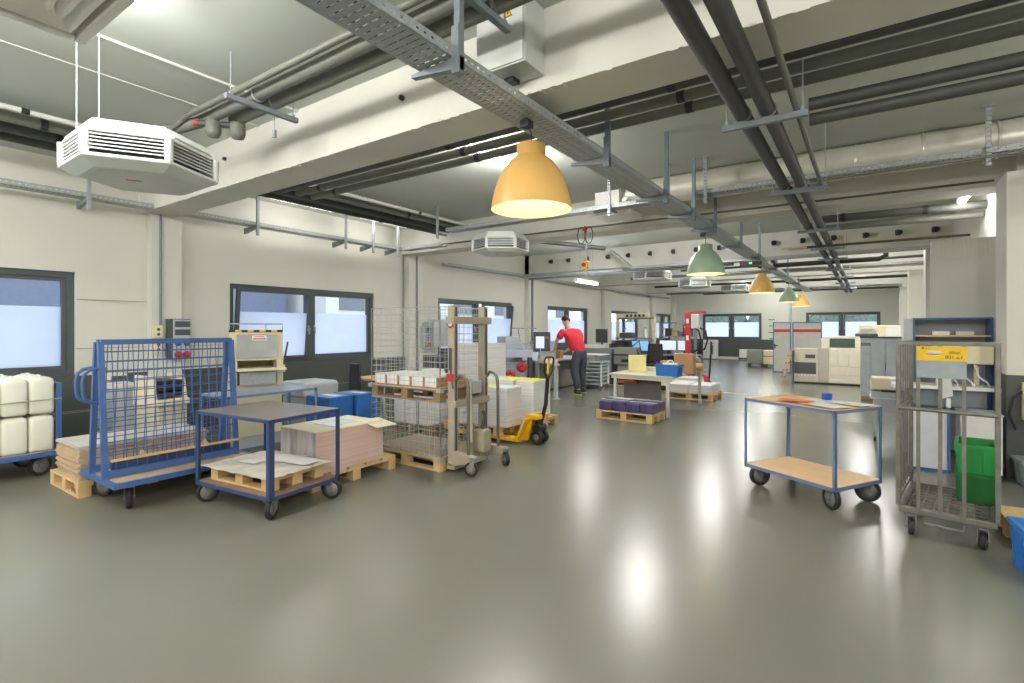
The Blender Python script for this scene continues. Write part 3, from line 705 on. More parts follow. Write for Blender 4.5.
# person leaning over the table
def skin(name, nodes, edges, m, parent, root=0, sub=2):
    me = bpy.data.meshes.new(name); me.from_pydata([n[0] for n in nodes], edges, [])
    me.materials.append(m); o = bpy.data.objects.new(name, me); COL.objects.link(o); o.parent = parent
    md = o.modifiers.new('skin', 'SKIN'); md.use_smooth_shade = True; md.branch_smoothing = .4
    if not me.skin_vertices: bpy.context.view_layer.update()
    sv = me.skin_vertices[0].data if me.skin_vertices else None
    if sv is None:
        bpy.context.view_layer.objects.active = o
    sv = me.skin_vertices[0].data
    for i, n in enumerate(nodes):
        r = n[1]; sv[i].radius = (r, r) if not isinstance(r, tuple) else r
        sv[i].use_root = (i == root)
    s = o.modifiers.new('smooth', 'SUBSURF'); s.levels = sub; s.render_levels = sub
    return o
skinm = mat('skin', C(206, 160, 136), .55, var=.04)
hairm = mat('dark brown hair', C(52, 40, 34), .6, var=.2, scale=30, bump=.4, bscale=80)
shirt = mat('red cotton', C(206, 46, 62), .85, var=.05, bump=.1, bscale=25)
jeans = mat('dark grey trousers', C(62, 66, 74), .85, var=.08, bump=.1, bscale=20)
P = thing('person', 'person in red t-shirt and dark trousers leaning over the steel table', 'person', (-5.62, 10.98, 0), 0); P.scale = (1.06, 1.06, 1.06)
# facing direction: -x,+y ; local frame: F forward, R right of the person
fx, fy = -.927, .375
def L2(fwd, rgt, z): return (fx * fwd + fy * rgt, fy * fwd - fx * rgt, z)
# joints (fwd, right, z): hips slightly back, torso leaning forward about 30 degrees
hipL, hipR = (.01, -.11, .82), (.01, .11, .82)
kneeL, kneeR = (.02, -.14, .50), (.10, .13, .50)
ankL, ankR = (-.16, -.17, .09), (.06, .16, .09)
sh = (.36, 0, 1.40)
body = [(L2(.0, 0, .97), .115), (L2(.12, 0, 1.12), .135), (L2(.27, 0, 1.29), .15), (L2(.36, 0, 1.42), .09), (L2(.42, 0, 1.50), .055), (L2(.46, 0, 1.56), .055),
        (L2(.33, -.22, 1.40), .062), (L2(.50, -.28, 1.16), .045), (L2(.68, -.16, 1.00), .036), (L2(.76, -.13, .94), .027),
        (L2(.33, .22, 1.40), .062), (L2(.44, .29, 1.14), .045), (L2(.64, .22, .97), .036), (L2(.73, .2, .92), .027),
        (L2(*hipL), .092), (L2(*kneeL), .062), (L2(*ankL), .042), (L2(*hipR), .092), (L2(*kneeR), .062), (L2(*ankR), .042)]
bed = [(0, 1), (1, 2), (2, 3), (3, 4), (4, 5), (2, 6), (6, 7), (7, 8), (8, 9), (2, 10), (10, 11), (11, 12), (12, 13), (0, 14), (14, 15), (15, 16), (0, 17), (17, 18), (18, 19)]
# hands: palm plus five fingers
def hand(base_i, fwdr, rg, z, side):
    pi = len(body); body.append((L2(fwdr + .05, rg, z - .02), .026)); bed.append((base_i, pi))
    for k, (dr, ln) in enumerate(((-.028, .062), (-.01, .075), (.01, .07), (.028, .055))):
        a = len(body); body.append((L2(fwdr + .085, rg + dr, z - .03), .010)); body.append((L2(fwdr + .085 + ln * .6, rg + dr, z - .04), .009)); body.append((L2(fwdr + .085 + ln, rg + dr, z - .06), .008))
        bed.extend([(pi, a), (a, a + 1), (a + 1, a + 2)])
    a = len(body); body.append((L2(fwdr + .06, rg - side * .04, z - .02), .011)); body.append((L2(fwdr + .095, rg - side * .055, z - .03), .009)); bed.extend([(pi, a), (a, a + 1)])
hand(9, .76, -.13, .94, -1); hand(13, .73, .2, .92, 1)
skin('body', body, bed, skinm, P)
hm = MB(); hc = L2(.50, 0, 1.63)
prof = [(.001, -.125), (.045, -.118), (.062, -.09), (.070, -.045), (.076, .0), (.078, .035), (.07, .075), (.045, .105), (.001, .118)]
Hd = MB(); Hd.lathe(prof, (0, 0, 0), 20)
hd = Hd.build('head', skinm, P, loc=hc); hd.scale = (1.2, 1.0, 1.0); hd.rotation_euler = (0, .45, math.atan2(fy, fx))
MB().prism([(.07, -.01), (.098, -.035), (.072, -.045)], -.012, .012, 'Y').build('nose', skinm, hd)
for s in (-1, 1):
    MB().lathe([(.001, -.012), (.012, 0), (.001, .012)], (.062, s * .028, .005), 10).build('eye', whitem, hd)
    MB().lathe([(.001, -.03), (.012, -.02), (.016, .0), (.012, .025), (.001, .03)], (0, s * .078, -.01), 8).build('ear', skinm, hd)
MB().cbox(.062, 0, -.075, .012, .04, .01).build('mouth', mat('lips', C(170, 104, 98), .5), hd)
hb = MB().lathe([(.079, -.03), (.084, .0), (.086, .04), (.076, .085), (.05, .115), (.001, .128)], (-.006, 0, .004), 20)
hb.v = [(x - (.018 if z < .03 else 0), y, z + (.035 if x > .04 and z < .05 else 0)) for x, y, z in hb.v]
hb.build('hair', hairm, hd)
sm = [(L2(-.02, 0, .85), .185), (L2(.11, 0, 1.11), .185), (L2(.25, 0, 1.29), .21), (L2(.345, 0, 1.43), .12), (L2(.32, -.24, 1.39), .10), (L2(.42, -.275, 1.22), .085), (L2(.32, .24, 1.39), .10), (L2(.40, .29, 1.22), .085)]
skin('t_shirt', sm, [(0, 1), (1, 2), (2, 3), (2, 4), (4, 5), (2, 6), (6, 7)], shirt, P)
tm = [(L2(-.0, 0, .93), .165), (L2(*hipL), .125), (L2(*kneeL), .098), (L2(-.15, -.17, .11), .08), (L2(*hipR), .125), (L2(*kneeR), .098), (L2(.06, .16, .11), .07), (L2(.05, 0, 1.04), .16)]
skin('trousers', tm, [(0, 1), (1, 2), (2, 3), (0, 4), (4, 5), (5, 6), (0, 7)], jeans, P)
shoe = mat('dark shoe with lime sole', C(60, 64, 66), .6); lime = mat('lime rubber', C(170, 210, 60), .6)
for (f0, r0) in ((-.16, -.17), (.06, .16)):
    s = MB().lathe([(.001, .0), (.05, .005), (.055, .04), (.045, .08), (.04, .11)], (0, 0, 0), 14).build('shoe', shoe, P)
    s.location = L2(f0 + .04, r0, .012); s.scale = (2.3, .9, 1); s.rotation_euler.z = math.atan2(fy, fx)
    MB().lathe([(.001, -.012), (.054, -.012), (.056, .012), (.001, .012)], (0, 0, 0), 14).build('sole', lime, s)

# ------------------------------------------------------------------ open cart behind the person
t = thing('sorting_cart', 'grey sorting cart with stacked open trays behind the person', 'cart', (-5.85, 12.25, 0), .1)
for x in (-.28, .28):
    for y in (-.28, .28): MB().box(x - .02, x + .02, y - .02, y + .02, .1, .66).build('post', papergrey, t)
for k in range(6):
    z = .12 + k * .095; frame_rect(MB(), -.27, .27, -.27, .27, z, z + .035, .012).box(-.26, .26, -.26, .26, z, z + .006).build('tray', greylight, t)
MB().box(-.32, .32, -.32, .32, .68, .71).build('top', greylight, t)
MB().box(-.06, .06, -.2, .2, .71, .86).box(-.34, .3, -.32, .32, .86, .885).build('raised_table', papergrey, t)
for x in (-.25, .25):
    for y in (-.25, .25): caster(t, x, y, .045, .105, 0, .025)

pallet('pallet', 'pallet under white stack seen through the lower cage mesh', (-5.58, 5.72, 0), .8, .6, 0, oldpine, .144)
for i in range(3): stack('white paper stack seen through the lower cage mesh, %s from the window' % ORD[i], -5.81 + .24 * i, 5.68, .145, .22, .5, .50, paperw if i else None)
t = thing('switch_board', 'tall grey electrical switch board on the second pilaster behind cage', 'switch board', (WX + .15, 8.95, 1.12), 0)
MB().box(0, .16, -.12, .42, 0, .64).build('housing', greylight, t, bevel=.006)
MB().box(.0, .10, -.36, -.14, .0, .55).build('socket_panel', mat('switch grey', C(150, 156, 162), .45), t, bevel=.005)
for z, m in ((.06, redm), (.19, blue_steel), (.31, greydark), (.42, greydark)): MB().lathe([(.001, .05), (.045, .05), (.05, 0), (.001, 0)], (.1, -.25, z), 12, 'X').build('socket', m, t)
# ------------------------------------------------------------------ grey machinery and desks behind the person
t = thing('conveyor_machine', 'grey enclosed machine body with black screen behind person', 'machine', (-6.5, 13.9, 0), .0)
MB().box(-.55, .55, -.35, .45, .25, .98).build('body', greymid, t, bevel=.02)
MB().box(-.55, .55, -.37, -.35, .32, .62).build('front_panel', mat('blue grey panel', C(134, 144, 160), .4), t)
for x in (-.48, .48): MB().box(x - .04, x + .04, -.3, .4, 0, .25).build('leg', greydark, t)
MB().box(-.45, .1, -.2, .25, .98, 1.08).build('keyboard_tray', papergrey, t)
MB().cbox(.05, .1, 1.33, .34, .06, .40, rz=.2).cyl((.05, .12, 1.05), (.05, .12, 1.2), .03, 8).build('screen_back', blackm, t)
t = thing('delivery_unit', 'squat grey delivery unit next to the grey machine body', 'machine', (-5.55, 13.75, 0), .15)
MB().box(-.32, .32, -.3, .3, .55, 1.02).build('head_unit', mat('olive grey', C(120, 122, 114), .5), t, bevel=.015)
MB().box(-.22, .22, -.22, .22, .04, .55).build('pedestal', mat('beige grey', C(150, 146, 134), .5), t, bevel=.01)
MB().box(-.25, .25, -.25, .25, 0, .04).build('plinth', blackm, t)
MB().box(-.33, .33, -.31, -.30, .8, .84).box(-.1, .1, -.315, -.3, .62, .7).build('dark_slot', blackm, t)
MB().tube([(.28, -.2, 1.02), (.36, -.25, .8), (.34, -.2, .4), (.25, -.1, .2)], .03, 6).tube([(.1, 0, 1.02), (.3, .1, 1.2), (.38, 0, .9)], .02, 6).build('cable_loom', blackm, t)

def monitor(label, loc, rz, m, w=.52, h=.32):
    t = thing('monitor', label, 'monitor', loc, rz, None)
    s = MB().box(-w / 2, w / 2, -.02, .02, .12, .12 + h).build('screen_frame', blackm, t, bevel=.004, seg=1)
    MB().box(-w / 2 + .012, w / 2 - .012, -.023, -.02, .135, .12 + h - .012).build('display', m, s)
    MB().box(-.03, .03, .0, .04, .012, .2).box(-.12, .12, -.08, .08, 0, .012).build('stand', blackm, t)
    return t
def desk(label, loc, L, W, h=.74, rz=0):
    t = thing('desk', label, 'desk', loc, rz)
    MB().box(-L / 2, L / 2, -W / 2, W / 2, h - .03, h).build('desk_top', mat('grey desk', C(150, 154, 160), .4), t, bevel=.003, seg=1)
    for sx in (-1, 1):
        for sy in (-1, 1): MB().box(sx * (L / 2 - .06) - .025, sx * (L / 2 - .06) + .025, sy * (W / 2 - .06) - .025, sy * (W / 2 - .06) + .025, 0, h - .03).build('leg', greydark, t)
    MB().box(-L / 2 + .09, L / 2 - .09, W / 2 - .08, W / 2 - .065, .25, h - .05).build('modesty_panel', greydark, t)
    return t
desk('grey computer desk below the left end of wall shelf', (-5.85, 15.3, 0), 1.5, .75)
desk('grey computer desk beside the red lifting post', (-4.85, 16.2, 0), 1.2, .75)
monitor('monitor with blue picture on the grey desk by grey machinery', (-5.70, 15.15, .741), .15, screen)
monitor('blue white monitor second from red post on the far desk', (-5.17, 16.12, .741), .06, screen2)
monitor('white monitor nearest red post on the far desk', (-4.66, 16.15, .741), 0, screen2, .42)
t = thing('computer', 'black computer and printer block beside the blue monitor', 'computer', (-6.24, 15.15, .741), 0)
MB().box(-.2, .25, -.2, .2, 0, .42).build('case', blackm, t, bevel=.01); MB().box(-.15, .2, -.21, -.2, .05, .12).build('drive_slot', greymid, t)
def ochair(label, loc, rz):
    t = thing('office_chair', label, 'chair', loc, rz)
    MB().box(-.24, .24, -.24, .24, .46, .54).build('seat', blackm, t, bevel=.03)
    MB().prism([(-.23, .6), (.23, .6), (.2, 1.12), (-.2, 1.12)], -.26, -.2, 'Y').build('backrest', mat('black check fabric', C(48, 46, 46), .8, var=.5, scale=12), t, bevel=.03)
    MB().cyl((0, 0, .08), (0, 0, .46), .03).box(-.04, .04, -.25, -.2, .5, .66).build('column', blackm, t)
    for s in (-1, 1): MB().box(s * .27 - .025, s * .27 + .025, -.15, .12, .7, .73).box(s * .27 - .015, s * .27 + .015, -.05, -.02, .5, .7).build('armrest', blackm, t)
    for k in range(5):
        a = k * 2 * PI / 5; l = MB().bar((0, 0, .09), (.28 * math.cos(a), .28 * math.sin(a), .07), .04, .03).build('leg', blackm, t)
        MB().lathe([(.001, -.02), (.03, -.02), (.03, .02), (.001, .02)], (.28 * math.cos(a), .28 * math.sin(a), .031), 10, 'X').build('wheel', blackm, l)
ochair('dark office chair between the blue and white monitors', (-5.05, 14.65, 0), .25)
ochair('dark office chair by the left blue monitor, beside grey delivery unit', (-6.15, 14.66, 0), 0)

# shelf racks on the wall side
def rack(name, label, loc, L, z0, z1, m, back=False):
    t = thing(name, label, 'shelf', loc, 0)
    for s in (-1, 1): MB().box(s * L / 2 - .04, s * L / 2 + .04, -.05, .05, 0, z1).build('upright', m, t)
    MB().box(-L / 2, L / 2, -.2, .2, z0 - .04, z0).build('shelf_board', greymid, t)
    MB().box(-L / 2, L / 2, -.05, .05, z1 - .05, z1).build('top_rail', greymid, t)
    return t
rack('machine_rack', 'beige rack with shelf standing before the far left window', (-6.3, 16.3, 0), 1.25, 1.25, 1.9, beige)
t = thing('rack_motor', 'long beige control rail of black knobs on the rack top', 'control rail', (-6.35, 16.3, 1.901), 0)
MB().box(-.6, .5, -.1, .1, 0, .14).build('housing', beige, t, bevel=.01)
for k in range(5): MB().lathe([(.001, -.03), (.04, -.03), (.045, 0), (.001, 0)], (-.2 + k * .14, -.1, .07), 10, 'Y').build('knob', blackm, t)
t = thing('paper_pile', 'dark pile with yellow top sheet on the beige rack shelf', 'paper pile', (-6.55, 16.25, 1.251), 0)
MB().box(-.24, .24, -.15, .15, 0, .16).build('sheets', greydark, t, bevel=.03); MB().cbox(0, 0, .168, .36, .22, .012).build('top_sheet', ylw, t)
t = thing('bottle', 'white bottle standing on the beige rack shelf', 'bottle', (-5.95, 16.25, 1.251), 0)
MB().lathe([(.001, 0), (.06, 0), (.065, .02), (.065, .2), (.03, .26), (.025, .3), (.001, .3)], (0, 0, 0), 14).build('body', papergrey, t)
MB().lathe([(.001, .3), (.03, .3), (.03, .34), (.001, .34)], (0, 0, 0), 10).build('cap', redm, t)
rack('steel_shelf', 'grey steel shelf rack beside the red lifting post', (-5.22, 17.3, 0), 1.15, 1.30, 1.76, greymid)
for k, (x, w, h, m, n, lab) in enumerate(((-5.5, .2, .24, blackm, 'box', 'black box at the left end of shelf by red post'), (-5.28, .2, .17, cardm, 'box', 'brown carton on the shelf by red post'), (-5.10, .18, .12, blue_steel, 'box', 'blue bin on the shelf by red post'), (-4.87, .28, .36, greydark, 'box', 'dark framed panel box on the shelf by red post'))):
    t = thing('storage_box', lab, 'box', (x, 17.25, 1.301), 0)
    MB().box(-w / 2, w / 2, -.12, .12, 0, h).build('body', m, t, bevel=.008, seg=1); MB().box(-w / 2 - .004, w / 2 + .004, -.124, .124, h, h + .015).build('lid', m, t)
t = thing('fire_extinguisher', 'small red and white cylinder standing on the shelf', 'extinguisher', (-4.88, 16.98, 1.301 - .0), 0)
t.location = (-4.92, 17.13 - .07, 1.301)
MB().lathe([(.001, 0), (.05, 0), (.05, .2), (.03, .24), (.001, .25)], (0, 0, 0), 12).build('body', redm, t); MB().lathe([(.001, .25), (.025, .25), (.03, .32), (.001, .33)], (0, 0, 0), 10).build('cap', whitem, t)
# red lifting post with hoses
t = thing('lifting_post', 'tall red vacuum lifting post with looping black hoses', 'lift', (-4.40, 15.58, 0), 0)
MB().box(-.07, .07, -.07, .07, 0, 2.05).build('post', redm, t, bevel=.005)
MB().box(-.07, .5, -.05, .05, 1.99, 2.05).build('arm', redm, t)
MB().box(.1, .32, -.08, .08, 1.55, 1.97).build('filter_box', papergrey, t, bevel=.02)
for k in range(2): MB().tube([(.2 + .16 * k, -.03, 1.56), (.32 + .2 * k, -.05, 1.48), (.40 + .17 * k, -.06, 1.2), (.33 + .16 * k, -.05, .95), (.18 + .14 * k, -.04, .86)], .025, 8).build('hose', blackm, t)
MB().box(-.2, .2, -.2, .2, 0, .03).build('base_plate', greydark, t)
for z in (1.2, 1.7): MB().box(-.04, .04, -.075, -.07, z, z + .14).build('sticker', whitem, t)

# ------------------------------------------------------------------ central packing table
tabm = mat('pale grey laminate', C(204, 200, 186), .35, var=.03)
t = thing('packing_table', 'long pale topped packing table with the blue crate on it', 'table', (-3.25, 9.2, 0), 0)
MB().prism([(-.72, -.27), (.52, -.42), (.52, 1.75), (-.72, 1.75)], .69, .72).build('table_top', tabm, t, bevel=.004)
MB().prism([(-.69, -.24), (.49, -.38), (.49, -.34), (-.69, -.20)], .63, .69).build('front_rail', tabm, t)
for x, y in ((-.62, -.2), (.40, -.3), (.42, 1.66), (-.62, 1.66)): MB().box(x - .025, x + .025, y - .025, y + .025, 0, .69).build('leg', papergrey, t)
MB().prism([(-.58, .1), (.16, .02), (.16, .05), (-.58, .13)], .17, .62).build('modesty_panel', mat('dark taupe panel', C(110, 106, 100), .5), t)
t = thing('cutter_bar', 'orange handled bar lying on a bracket under packing table', 'bar', (-3.72, 9.15, .56), -.1)
MB().box(-.15, .17, -.03, .03, 0, .05).build('bar', orangem, t, bevel=.008); MB().box(.17, .23, -.04, .04, -.0, .06).build('end_knob', redm, t)
t = thing('plastic_crate', 'blue open plastic crate standing on the packing table', 'crate', (-2.87, 9.02, .721), -.08)
def crate(t, sx, sy, h, m, wall=.012, flare=.93):
    b = [(-sx / 2 * flare, -sy / 2 * flare), (sx / 2 * flare, -sy / 2 * flare), (sx / 2 * flare, sy / 2 * flare), (-sx / 2 * flare, sy / 2 * flare)]
    T = [(-sx / 2, -sy / 2), (sx / 2, -sy / 2), (sx / 2, sy / 2), (-sx / 2, sy / 2)]
    k = 1 - 2 * wall / sx; k2 = 1 - 2 * wall / sy
    vs = [(x, y, 0) for x, y in b] + [(x, y, h) for x, y in T] + [(x * k, y * k2, h) for x, y in T] + [(x * k, y * k2, wall) for x, y in b]
    fs = [(3, 2, 1, 0)] + [(i, (i + 1) % 4, 4 + (i + 1) % 4, 4 + i) for i in range(4)] + [(4 + i, 4 + (i + 1) % 4, 8 + (i + 1) % 4, 8 + i) for i in range(4)] + [(8 + i, 8 + (i + 1) % 4, 12 + (i + 1) % 4, 12 + i) for i in range(4)] + [(12, 13, 14, 15)]
    MB().add(vs, fs).build('body', m, t)
    frame_rect(MB(), -sx / 2 - .012, sx / 2 + .012, -sy / 2 - .012, sy / 2 + .012, h - .03, h, .014).build('rim', m, t)
    n = 5
    for i in range(n):
        x = -sx / 2 * .85 + sx * .85 * i / (n - 1)
        for s in (-1, 1): MB().bar((x * flare, s * sy / 2 * flare, .01), (x, s * sy / 2, h - .03), .012, .012).build('rib', m, t)
    for i in range(3):
        y = -sy / 2 * .8 + sy * .8 * i / 2
        for s in (-1, 1): MB().bar((s * sx / 2 * flare, y * flare, .01), (s * sx / 2, y, h - .03), .012, .012).build('rib', m, t)
crate(t, .40, .27, .2, bluepl)
t = thing('yellow_box', 'upright pale yellow box open at the side on packing table', 'box', (-3.66, 9.55, .721), .35)
MB().box(-.16, .16, -.1, .1, 0, .012).box(-.16, .16, -.1, .1, .30, .312).box(-.16, -.148, -.1, .1, 0, .3).box(.148, .16, -.1, .1, 0, .3).box(-.148, .148, -.1, -.09, .012, .3).build('body', mat('pale yellow card', C(228, 218, 150), .6), t)
MB().box(.162, .17, -.08, .08, .02, .29).build('side_flap', cream, t)
for k, (x, y, sx, sy, h, rz, m, nm, lab) in enumerate(((-3.14, 9.72, .2, .2, .22, .1, cardm, 'carton', 'brown carton behind the blue crate, lower left one'), (-2.79, 9.68, .34, .24, .36, .02, cardm, 'carton', 'tall brown carton with white top behind the blue crate'), (-3.42, 9.95, .3, .22, .07, .2, cream, 'parcel', 'flat cream parcel on table between yellow box and cartons'))):
    t = thing(nm, lab, nm, (x, y, .721), rz)
    MB().box(-sx / 2, sx / 2, -sy / 2, sy / 2, 0, h).build('body', m, t, bevel=.004, seg=1); MB().box(-sx / 2, sx / 2, -.025, .025, h, h + .002).build('tape', papergrey if k else pine, t)
t = thing('carrier_bag', 'white carrier bag with round handle standing in blue crate', 'bag', (-2.85, 9.02, .734), 0)
MB().box(-.12, .12, -.06, .06, 0, .21).build('body', paperw, t, bevel=.01)
MB().lathe([(.05, -.01), (.065, -.01), (.065, .01), (.05, .01)], (0, 0, .2), 16, 'Y', close=True).build('handle', paperw, t)
t = thing('paper_roll', 'brown kraft paper roll lying at the far table end', 'roll', (-2.92, 10.36, .721 + .076), 0)
MB().lathe([(.03, -.28), (.075, -.28), (.075, .28), (.03, .28)], (0, 0, 0), 20, 'X', close=True).build('roll_body', mat('kraft paper', C(200, 160, 110), .6), t)
t = thing('dark_cover', 'dark arched machine guard standing on table behind kraft paper roll', 'guard', (-2.98, 10.72, .421), 0)
MB().prism([(-.24, .3), (.22, .3), (.22, .36), (.2, .46), (.14, .54), (.02, .58), (-.12, .58), (-.24, .56)], -.15, .15, 'Y').build('arched_hood', mat('charcoal', C(86, 88, 88), .5), t, bevel=.01)
# pallets round the table
pallet('pallet', 'pale pallet carrying plum wrapped bundles before the packing table', (-3.36, 8.46, 0), 1.0, .60, -.04, pine, .15)
k = 0
for j in range(2):
    for i in range(4):
        t = thing('wrapped_bundle', 'plum wrapped paper bundle, %s from the left, %s row before packing table' % (ORD[i], ['front', 'rear'][j]), 'bundle', (-3.71 + i * .248, 8.33 + j * .29 - i * .008, .151), 0, 'plum wrapped bundles on the pallet')
        MB().box(-.12, .12, -.145, .145, 0, .155 + .012 * ((i + j) % 2)).build('wrapped_body', plum, t, bevel=.02, seg=2); MB().box(-.12, .12, -.02, .02, .168, .172).build('tape', papergrey, t)
tag(MB().cbox(0, 0, 0, .36, .16, .004).build('paper_sheet', papergrey, loc=(-3.5, 8.5, .330), rz=-.1), 'pale paper sheet lying on the plum wrapped bundles', 'paper sheet')
pallet('pallet', 'pale pallet under white paper blocks right of the packing table', (-3.22, 11.85, 0), 1.02, .85, 0, pine, .15)
for i in range(2): stack('low white paper block on pallet beside packing table, %s' % ['half nearest the table', 'half nearest the open floor'][i], -3.48 + i * .5, 11.85, .151, .48, .82, .17, paperw)
pallet('pallet', 'weathered pallet loaded with boards behind the packing table', (-3.9, 12.95, 0), 1.2, .8, 0, oldpine, .144)
for k in range(4): tag(MB().box(-.58 + .05 * k, .55, -.38, .36 - .03 * k, 0, .05).build('paper_ream', [paperw, cream, paperw, papergrey][k], loc=(-3.9, 12.95, .146 + k * .053), rz=.02 * k), '%s layer of white paper reams on weathered pallet behind packing table' % ORD[k].capitalize().lower(), 'paper ream', 'paper reams on the weathered pallet')
t = thing('pallet_truck', 'red hand pallet truck with upright black handle behind the table', 'pallet truck', (-3.55, 14.15, 0), .15)
for s in (-1, 1): MB().box(-.9, -.1, s * .19 - .07, s * .19 + .07, .045, .09).build('fork', redm, t)
MB().prism([(-.12, .1), (.08, .1), (.1, .3), (-.02, .34)], -.22, .22, 'Y').build('front_frame', redm, t)
MB().box(-.12, -.06, -.26, .26, .045, .12).build('cross_bar', redm, t)
MB().lathe([(.01, -.06), (.09, -.06), (.09, .06), (.01, .06)], (.08, 0, .092), 16, 'Y', close=True).build('steer_wheel', blackm, t)
MB().tube([(.1, 0, .2), (.14, 0, .85)], .025, 8).build('drawbar', blackm, t)
MB().tube([(.14, 0, .84), (.15, -.1, .98), (.15, -.1, 1.14), (.15, 0, 1.2), (.15, .1, 1.14), (.15, .1, .98), (.14, 0, .84)], .02, 8).build('loop_handle', blackm, t)

# ------------------------------------------------------------------ far wall items
t = thing('plan_printer', 'white floor standing cabinet below the far left window', 'cabinet', (-6.55, 27.2, 0), 0)
MB().box(-.3, .3, -.3, .3, .04, .97).build('body', whitem, t, bevel=.01); MB().box(-.3, .3, -.31, -.3, .78, .8).box(.05, .2, -.31, -.3, .25, .7).build('door_gap', greymid, t); MB().box(-.28, .28, -.28, .28, 0, .04).build('plinth', greydark, t)
t = thing('white_bin', 'small white box on a dark trolley by the far wall', 'box', (-5.0, 27.2, 0), 0)
MB().box(-.17, .17, -.2, .2, .12, .52).build('body', whitem, t, bevel=.01); MB().box(-.22, .22, -.22, .22, .07, .12).build('dolly', blackm, t)
for x in (-.17, .17): MB().lathe([(.001, -.02), (.035, -.02), (.035, .02), (.001, .02)], (x, -.15, .036), 10, 'X').build('wheel', blackm, t)
def fcart(label, loc, m, red):
    t = thing('drawer_cart', label, 'cart', loc, 0)
    MB().box(-.3, .3, -.3, .3, .14, .68).build('body', m, t, bevel=.02)
    for k in range(3): MB().box(-.28, .28, -.305, -.3, .18 + k * .165, .325 + k * .165).build('drawer', m, t)
    if red: MB().box(-.3, .3, -.312, -.306, .44, .47).build('red_stripe', redm, t)
    for x in (-.24, .24):
        for y in (-.22, .22): MB().lathe([(.001, -.02), (.07, -.02), (.07, .02), (.001, .02)], (x, y, .071), 12, 'X').build('wheel', blackm, t)
fcart('grey drawer cart at the far end left of red striped boards', (-3.75, 22.9, 0), mat('cart grey', C(140, 142, 132), .5), False)
fcart('cream drawer cart with thin red line beside striped board', (-3.1, 22.7, 0), cream, True)
boardm = mat('grey board panel', C(184, 188, 184), .5)
def pboard(label, x0, x1, y, handle):
    t = thing('partition_board', label, 'screen', ((x0 + x1) / 2, y, 0), .0)
    w = (x1 - x0) / 2
    MB().box(-w, w, -.02, .02, .03, 1.74).build('panel', boardm, t)
    frame_rect(MB(), -w - .03, w + .03, -.03, .03, 0, .0001, .03)
    MB().box(-w - .03, -w, -.03, .03, 0, 1.77).box(w, w + .03, -.03, .03, 0, 1.77).box(-w, w, -.03, .03, 1.74, 1.77).box(-w, w, -.03, .03, 0, .03).build('frame', blue_steel, t)
    MB().box(-w, w, -.026, -.02, 1.42, 1.52).build('red_stripe', redm, t)
    for s in (-1, 1): MB().box(s * w - .02, s * w + .02, -.25, .25, 0, .04).build('foot', blue_steel, t)
    if handle: MB().box(-w + .01, -w + .05, -.05, -.02, .85, 1.0).box(-w + .03, -w + .14, -.07, -.05, .93, .96).build('handle', blackm, t)
pboard('grey board with red stripe and black handle, before far wall', -2.75, -2.25, 20.4, True)
pboard('grey board with red stripe behind the beige printing line', -2.15, -1.32, 20.5, False)
for k, z in enumerate((1.72, 1.42, 1.1, .8)):
    tag(MB().box(-.14 + .03 * (k % 2), .14, -.03, 0, -.02, .02).build('wall_hook', greenm, loc=(-3.85, FY - .001, z + .25)), 'green wall marker beside the red striped boards, %s from the top' % ORD[k], 'marker', 'green wall markers')
# ladder leaning
t = thing('step_ladder', 'folded wooden step ladder leaning beside the beige printing line', 'ladder', (-1.90, 16.45, 0), .0)
for dy, dx in ((-.16, 0), (.16, 0)):
    MB().bar((-.12, dy, .0), (.14, dy, .95), .03, .06).build('stile', pine, t)
    MB().bar((.16, dy, .0), (.17, dy, .93), .025, .05).build('rear_stile', greydark, t)
for k in range(4): MB().cbox(-.08 + .055 * k, 0, .18 + .2 * k, .1, .32, .02).build('tread', mat('worn tread', C(120, 90, 60), .6), t)
# beige printing line
t = thing('printing_line', 'long beige digital printing line with dark grille and panel doors', 'printer', (-.95, 16.95, 0), 0)
pb = mat('printer beige', C(196, 188, 172), .45); pw = mat('printer cream', C(220, 213, 196), .45)
MB().box(-.79, -.19, -.35, .35, .05, .98).build('feeder_cabinet', pb, t, bevel=.012)
MB().box(-.77, -.24, -.36, -.35, .28, .6).build('dark_grille', greydark, t); MB().box(-.5, -.26, -.362, -.35, .72, .82).build('display_panel', greydark, t)
for k in range(7): MB().cbox(-.74 + k * .078, -.362, .24, .03, .01, .05).build('grille_vent', paperw, t)
MB().box(-.19, .06, -.35, .35, .05, 1.0).build('middle_cabinet', mat('printer taupe', C(176, 168, 154), .45), t, bevel=.012)
MB().box(.06, .80, -.35, .35, .05, 1.02).build('print_engine', pw, t, bevel=.012)
for x0, x1, z0, z1 in ((.09, .27, .50, .98), (.30, .52, .52, .90), (.54, .78, .50, .98), (.09, .42, .28, .48), (.44, .78, .28, .48), (.09, .78, .18, .26), (.09, .78, .08, .16)):
    MB().box(x0, x1, -.362, -.35, z0, z1).build('panel_door', pw, t, bevel=.004, seg=1)
MB().box(-.12, .08, -.3, .3, 1.0, 1.28).box(.66, .80, -.3, .3, 1.02, 1.42).box(.08, .66, -.3, .3, 1.27, 1.34).box(.08, .66, .24, .3, 1.02, 1.27).build('scanner_frame', pw, t, bevel=.01)
MB().box(.08, .66, -.29, -.27, 1.04, 1.26).build('dark_glass', mat('dark green glass', C(66, 82, 74), .15), t)
MB().box(-.77, .78, -.32, .32, 0, .05).build('plinth', blackm, t)
t = thing('finisher_cabinet', 'tall cream cabinet rising behind the grey printer tower', 'cabinet', (.12, 17.62, 0), 0)
